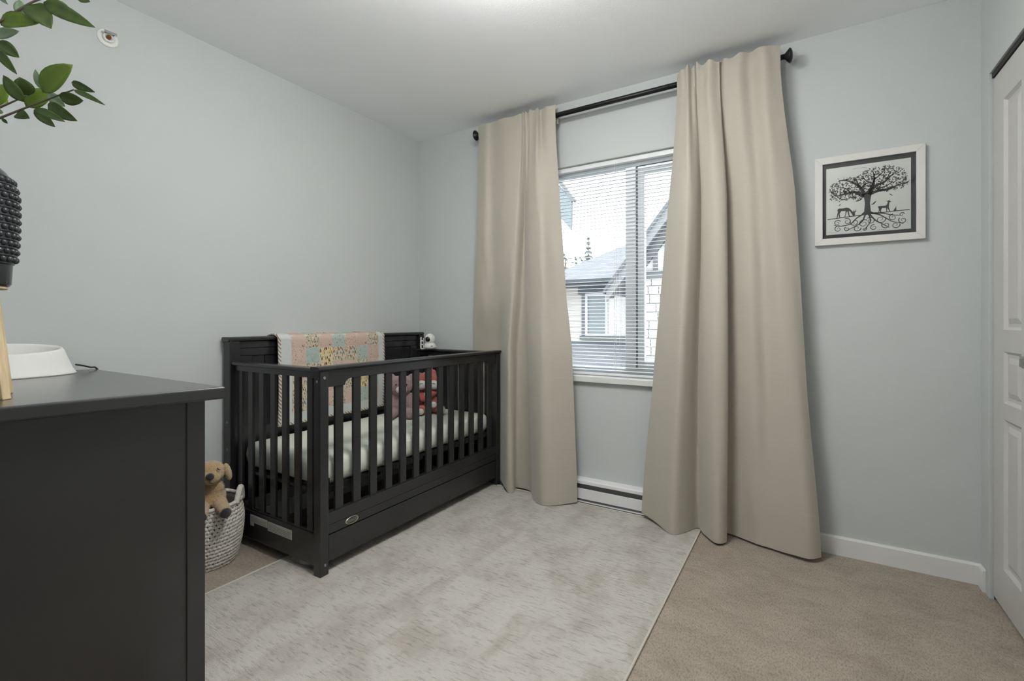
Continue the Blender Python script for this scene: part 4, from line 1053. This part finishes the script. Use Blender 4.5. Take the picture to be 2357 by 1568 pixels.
strip([(.02, .045), (.04, .03), (.055, .05), (.075, .025), (.10, .04), (.13, .03)], .003, .002); strip([(.62, .015), (.66, .022), (.70, .014), (.73, .020)], .003, .002)
strip(bez([(.33, .945), (.37, .955), (.41, .95)], 4), .003, .002); strip(bez([(.42, .945), (.46, .95), (.50, .935)], 4), .003, .002)
io = mk('tree_print', join(*ink), 'ink', paper)
mk('glazing', box(PXL+fw-.001, YB-.0155, PZ0+fw-.001, PXR-fw+.001, YB-.0140, PZ1-fw+.001), 'pic_glass', pic)

# ------------------------------------------------------------------ ceiling fill lamps, out of view, added because daylight was too dim
def dome(name, label, x, y, s, tint, k=1.0):
    d = thing(name, label, 'ceiling fill light', (x, y, H-.154))
    mk('pan', lathe([(.12*k, 0), (.12*k, -.022), (.11*k, -.028), (.06*k, -.036)], (x, y, H), 36, cap0=True), 'plastic', d, smooth=True)
    mk('diffuser', lathe([(.100*k, -.034), (.138*k, -.046), (.155*k, -.075), (.150*k, -.105), (.115*k, -.135), (.06*k, -.150), (.01*k, -.154)], (x, y, H), 40), emit_mat(name+'_glow', tint, s), d, smooth=True)
dome('ceiling_fill_light', 'unseen dome fill light added on the bedroom ceiling', -.78, 1.20, FILL_ROOM, (1.0, .98, .95, 1), 1.6)
dome('ceiling_fill_light', 'unseen dome fill light added on the hall ceiling', -.1, -.75, FILL_HALL, (1.0, .95, .88, 1))

# made-up floor lamp left of the camera, added to brighten ceiling and walls
fl = thing('fill_floor_lamp', 'unseen slim uplighter added beside the doorway as fill light', 'floor lamp', (-.56, .06, 0))
lx, ly, lz = -.56, .06, 1.74
mk('base', lathe([(.13, 0), (.13, .012), (.12, .02), (.02, .03)], (lx, ly, 0), 32), 'rod', fl, smooth=True)
mk('pole', tube([(lx, ly, .02), (lx, ly, 1.0), (lx, ly, lz-.09)], .012, 12), 'rod', fl, smooth=True)
# the bowl is tipped a little towards the window
TIP = Matrix.Translation((lx, ly, lz)) @ Matrix.Rotation(-.05, 4, 'Z') @ Matrix.Rotation(-math.radians(27), 4, 'X')
mk('bowl', xf(lathe([(.02, -.10), (.08, -.085), (.14, -.045), (.165, 0), (.160, 0), (.135, -.04), (.075, -.078), (.01, -.09)], (0, 0, 0), 36), TIP), 'plastic', fl, smooth=True)
ld = bpy.data.lights.new('fill_uplight', 'AREA'); ld.shape = 'DISK'; ld.size = .22; ld.energy = FILL_TORCH; ld.color = (1.0, .985, .96)
lo = bpy.data.objects.new('fill_uplight', ld); COL.objects.link(lo); lo.parent = fl
lo.matrix_local = Matrix.Translation(-fl.location) @ TIP @ Matrix.Translation((0, 0, -.020)) @ Matrix.Rotation(PI, 4, 'X')

# ------------------------------------------------------------------ outside: neighbouring house, trees
M['ext_wall'] = mat('cream_siding_paint', (.40, .375, .35, 1), .8, nscale=30, nstr=.1)
M['ext_shake'] = mat('white_shingle_paint', (.33, .325, .32, 1), .8, nscale=30, nstr=.1, var=.06, vscale=5)
M['ext_trim'] = mat('grey_trim_paint', (.10, .107, .11, 1), .7, nscale=30)
M['ext_fascia'] = mat('pale_grey_fascia', (.165, .172, .176, 1), .7, nscale=30)
M['ext_gutter'] = mat('dark_gutter', (.07, .085, .098, 1), .5, nscale=30)
M['ext_white'] = mat('white_vinyl_outside', (.42, .425, .43, 1), .5, nscale=30)
M['ground'] = mat('grey_asphalt', (.22, .22, .21, 1), .9, nscale=20, var=.1)
def shingle_mat():
    t = NT('grey_asphalt_shingles'); v = t.obj((1, 1, 1)); b = t.add('ShaderNodeTexBrick')
    b.inputs['Scale'].default_value = 3.2; b.inputs['Mortar Size'].default_value = .012; b.inputs['Brick Width'].default_value = .55; b.inputs['Row Height'].default_value = .22
    b.inputs[1].default_value = (.15, .16, .172, 1); b.inputs[2].default_value = (.115, .122, .135, 1); b.inputs[3].default_value = (.075, .08, .09, 1)
    b.inputs['Bias'].default_value = 0; t.l.new(v, b.inputs[0]); f = t.noise(v, 9, 3)
    c = t.mix(t.math('MULTIPLY', f, .35), b.outputs[0], (.17, .18, .192, 1)); t.base(c); t.rough(.9); return t.m
M['shingle'] = shingle_mat()
struct(mk('ground', box(-40, YB+.3, -3.2, 30, 60, -3.0), 'ground'), 'paved ground between the houses', 'ground')
house = thing('neighbour_house', 'neighbouring house with grey shingle roofs and pale walls outside the window', 'house', (-3.5, 10.5, -3))
HY = 10.0
wall = mk('wall', join(box(-5.05, HY+.02, -3, -2.75, HY+.2, 2.05), box(-5.05, HY+.2, -3, -4.9, 14, 2.05)), 'ext_wall', house)
# lap siding boards
sb = mk('siding_board', prism([(HY+.02, -.02), (HY-.004, -.02), (HY+.012, .115), (HY+.02, .115)], 'x', -5.05, -2.75), 'ext_wall', wall)
sb.location.z += .62
for k in range(1, 11): copy_at(sb, dz=.125*k)
# gutter and eave
mk('gutter', prism([(9.55, 1.93), (9.66, 1.91), (9.68, 2.02), (9.53, 2.02)], 'x', -5.5, -2.6), 'ext_gutter', house)
mk('soffit', box(-5.4, 9.62, 1.86, -2.6, HY+.05, 1.915), 'ext_trim', house)
mk('frieze_board', box(-4.40, HY-.03, 1.70, -2.75, HY+.02, 1.87), 'ext_gutter', house)
def slab(p, th, nm, m, par):
    P = [Vector(q) for q in p]; n = (P[1]-P[0]).cross(P[2]-P[0]).normalized()*th
    if n.z > 0: n = -n
    k = len(P); V = [tuple(q) for q in P]+[tuple(q+n) for q in P]
    return mk(nm, (V, [tuple(range(k)), tuple(range(2*k-1, k-1, -1))]+[(i, (i+1) % k, k+(i+1) % k, k+i) for i in range(k)]), m, par)
slab([(-5.30, 9.55, 2.02), (-2.6, 9.55, 2.02), (-2.6, 13.2, 3.80), (-3.02, 12.72, 3.565), (-4.80, 10.22, 2.34)], .06, 'roof', 'shingle', house)
slab([(-6.5, 8.0, -.55), (-2.75, 8.0, -.55), (-2.75, 10.0, .60), (-6.5, 10.0, .60)], .06, 'lower_roof', 'shingle', house)
mk('flashing', box(-5.05, HY-.03, .585, -2.75, HY+.03, .64), 'ext_gutter', house)
# window
wx0, wx1, wz0, wz1 = -4.305, -3.12, .765, 1.72
wn_ = mk('window', join(rect_frame(wx0+.09, wz0, wx1, wz1, .055, HY-.05, HY+.01), box(-3.745, HY-.045, wz0+.05, -3.685, HY+.01, wz1-.05)), 'ext_white', house)
M['ext_pane'] = mat('far_window_pane', (.19, .215, .225, 1), .25, nscale=10, nstr=.02)
M['ext_pane2'] = mat('far_window_curtain', (.50, .49, .48, 1), .6, nscale=10, nstr=.02)
mk('pane', box(wx0+.14, HY-.02, wz0+.05, -3.745, HY+.0, wz1-.05), 'ext_pane', wn_); mk('pane', box(-3.685, HY-.02, wz0+.05, wx1-.05, HY+.0, wz1-.05), 'ext_pane2', wn_)
mk('window_trim', box(wx0, HY-.04, wz0, wx0+.09, HY+.01, wz1+.02), 'ext_trim', wn_)
mk('window_sill', box(wx0-.03, HY-.09, wz0-.09, wx1+.1, HY+.01, wz0-.005), 'ext_trim', wn_)
# gable wing in front
GY = 9.0
gx0 = -2.82; tipx, tipz, sl = -3.235, 1.716, 1.28
peakx = -.6
pz = lambda x, dz=0: tipz+(x-tipx)*sl+dz
mk('gable_wall', prism([(gx0, -3), (2.0, -3), (2.0, 2.2), (peakx, pz(peakx, -.35)), (gx0, pz(gx0, -.35))], 'y', GY+.03, GY+.15), 'ext_white', house)
mk('corner_board', box(gx0-.01, GY-.03, -3, gx0+.075, GY+.03, 1.93), 'ext_trim', house)
mk('band_board', box(gx0-.02, GY-.05, 1.90, 2.0, GY+.03, 2.02), 'ext_trim', house)
mk('band_cap', box(gx0-.02, GY-.07, 2.02, 2.0, GY+.03, 2.045), 'ext_fascia', house)
for x in (-2.645, -2.43, -2.215, -2.0, -1.785): mk('timber', box(x, GY-.02, 2.045, x+.075, GY+.03, pz(x)-.28), 'ext_trim', house)
def rake(nm, d0, d1, y0, y1, m, xa=tipx):
    mk(nm, prism([(xa, pz(xa, -d0)), (peakx, pz(peakx, -d0)), (peakx, pz(peakx, -d1)), (xa, pz(xa, -d1))], 'y', y0, y1), m, house)
rake('rake_board', .03, .25, 8.66, 8.70, 'ext_fascia')
rake('rake_trim', .20, .44, GY-.04, GY+.03, 'ext_trim', -2.86)
rake('rake_soffit', .14, .19, 8.70, GY+.03, 'ext_trim')
rake('wing_roof', -.03, .05, 8.60, 13.0, 'shingle', tipx-.04)
# shingled wall of the wing, every shake its own piece
rs = random.Random(5); zrow = .165
wsh = [.16, .20, .24]
meshes = [mk('shake', box(0, GY-.012, 0, w-.012, GY+.03, zrow-.012), 'ext_shake', house) for w in wsh]
for m_ in meshes: m_.location = Vector((-2.74+.3*meshes.index(m_), GY, -.05))-wloc(house)
for r in range(-1, 12):
    x = -2.745+rs.uniform(0, .08); z = -.05+r*zrow
    while x < -1.72:
        k = rs.randrange(3)
        if r == 0 and x < -2.0: k = k
        c = meshes[k].copy(); COL.objects.link(c); c.location = Vector((x+wsh[k]/2, GY+.009+rs.uniform(-.004, .004), z+.002))-wloc(house); x += wsh[k]
for m_ in meshes: bpy.data.objects.remove(m_)
# part of a closer roof at the upper left
ng = thing('neighbour_gable', 'grey blue gable end of a nearer roof at the window top left', 'roof', (-3.6, 6.0, -3.0))
M['ext_blue'] = mat('blue_grey_boards', (.12, .145, .152, 1), .8, nscale=12, var=.1)
mk('wall', prism([(-4.0, 3.9), (-3.0, 3.06), (-2.745, 2.78), (-2.75, 2.352), (-2.872, 2.496), (-4.0, 3.6)], 'y', 6.0, 6.05), 'ext_blue', ng)
mk('side_wall', box(-6.0, 6.05, -3.0, -3.95, 6.9, 3.6), 'ext_blue', ng)
mk('bargeboard', prism([(-2.975, 3.16), (-2.695, 2.765), (-2.72, 2.74), (-3.0, 3.11)], 'y', 5.98, 6.07), 'ext_trim', ng)
# trees
M['needle'] = plush('conifer_needles', (.045, .058, .052, 1), (.09, .105, .095, 1), 10); M['bark'] = mat('tree_bark', (.10, .09, .085, 1), .9, nscale=10)
def tuft(c, r, rng, n): 
    out = []
    for _ in range(n):
        a, b = rng.uniform(0, 2*PI), rng.uniform(-1, 1); q = math.sqrt(1-b*b); s = rng.uniform(.3, 1)*r
        p = Vector(c)+Vector((q*math.cos(a), q*math.sin(a), b))*s; d = Vector((rng.uniform(-1, 1), rng.uniform(-1, 1), rng.uniform(-1, 1))).normalized()*.11
        e = d.orthogonal().normalized()*.05; out.append(([tuple(p-d), tuple(p+e), tuple(p+d), tuple(p-e)], [(0, 1, 2, 3)]))
    return out
tr = random.Random(8)
con = thing('conifer_tree', 'tall narrow fir tree beyond the grey roof', 'tree', (-6.65, 16.0, -3.0))
mk('trunk', tube([(-6.65, 16, -3), (-6.65, 16, 2), (-6.65, 16, 4.15)], [.18, .09, .01], 8), 'bark', con)
BR = []
for i in range(26):
    z = 4.1-i*.16; L = .06+.034*i
    for k in range(7):
        a = 2*PI*k/7+i*.7; e = (-6.65+L*math.cos(a), 16+L*math.sin(a), z-.28*L-.05)
        n = Vector((-math.sin(a), math.cos(a), 0))*(.05+.06*L); m0 = Vector((-6.65+.6*L*math.cos(a), 16+.6*L*math.sin(a), z-.12*L))
        BR.append(([(-6.65, 16, z), tuple(m0+n), e, tuple(m0-n), tuple(m0+Vector((0, 0, .04)))], [(0, 1, 4), (1, 2, 4), (2, 3, 4), (3, 0, 4), (0, 3, 2, 1)]))
bo = mk('branches', join(*BR), 'needle', con); bo['kind'] = 'stuff'
dt = thing('leafy_tree', 'bare-looking pale tree at the far left outside', 'tree', (-6.9, 14.5, -3.0))
mk('trunk', tube([(-6.9, 14.5, -3), (-6.9, 14.5, 1.0), (-6.85, 14.5, 3.2)], [.15, .1, .02], 8), 'bark', dt)
TL = []
for q in range(9): TL += tuft((-6.9+tr.uniform(-.55, .55), 14.5+tr.uniform(-.4, .4), 1.7+q*.2), .45, tr, 36)
fo = mk('foliage', join(*TL), 'needle', dt); fo['kind'] = 'stuff'
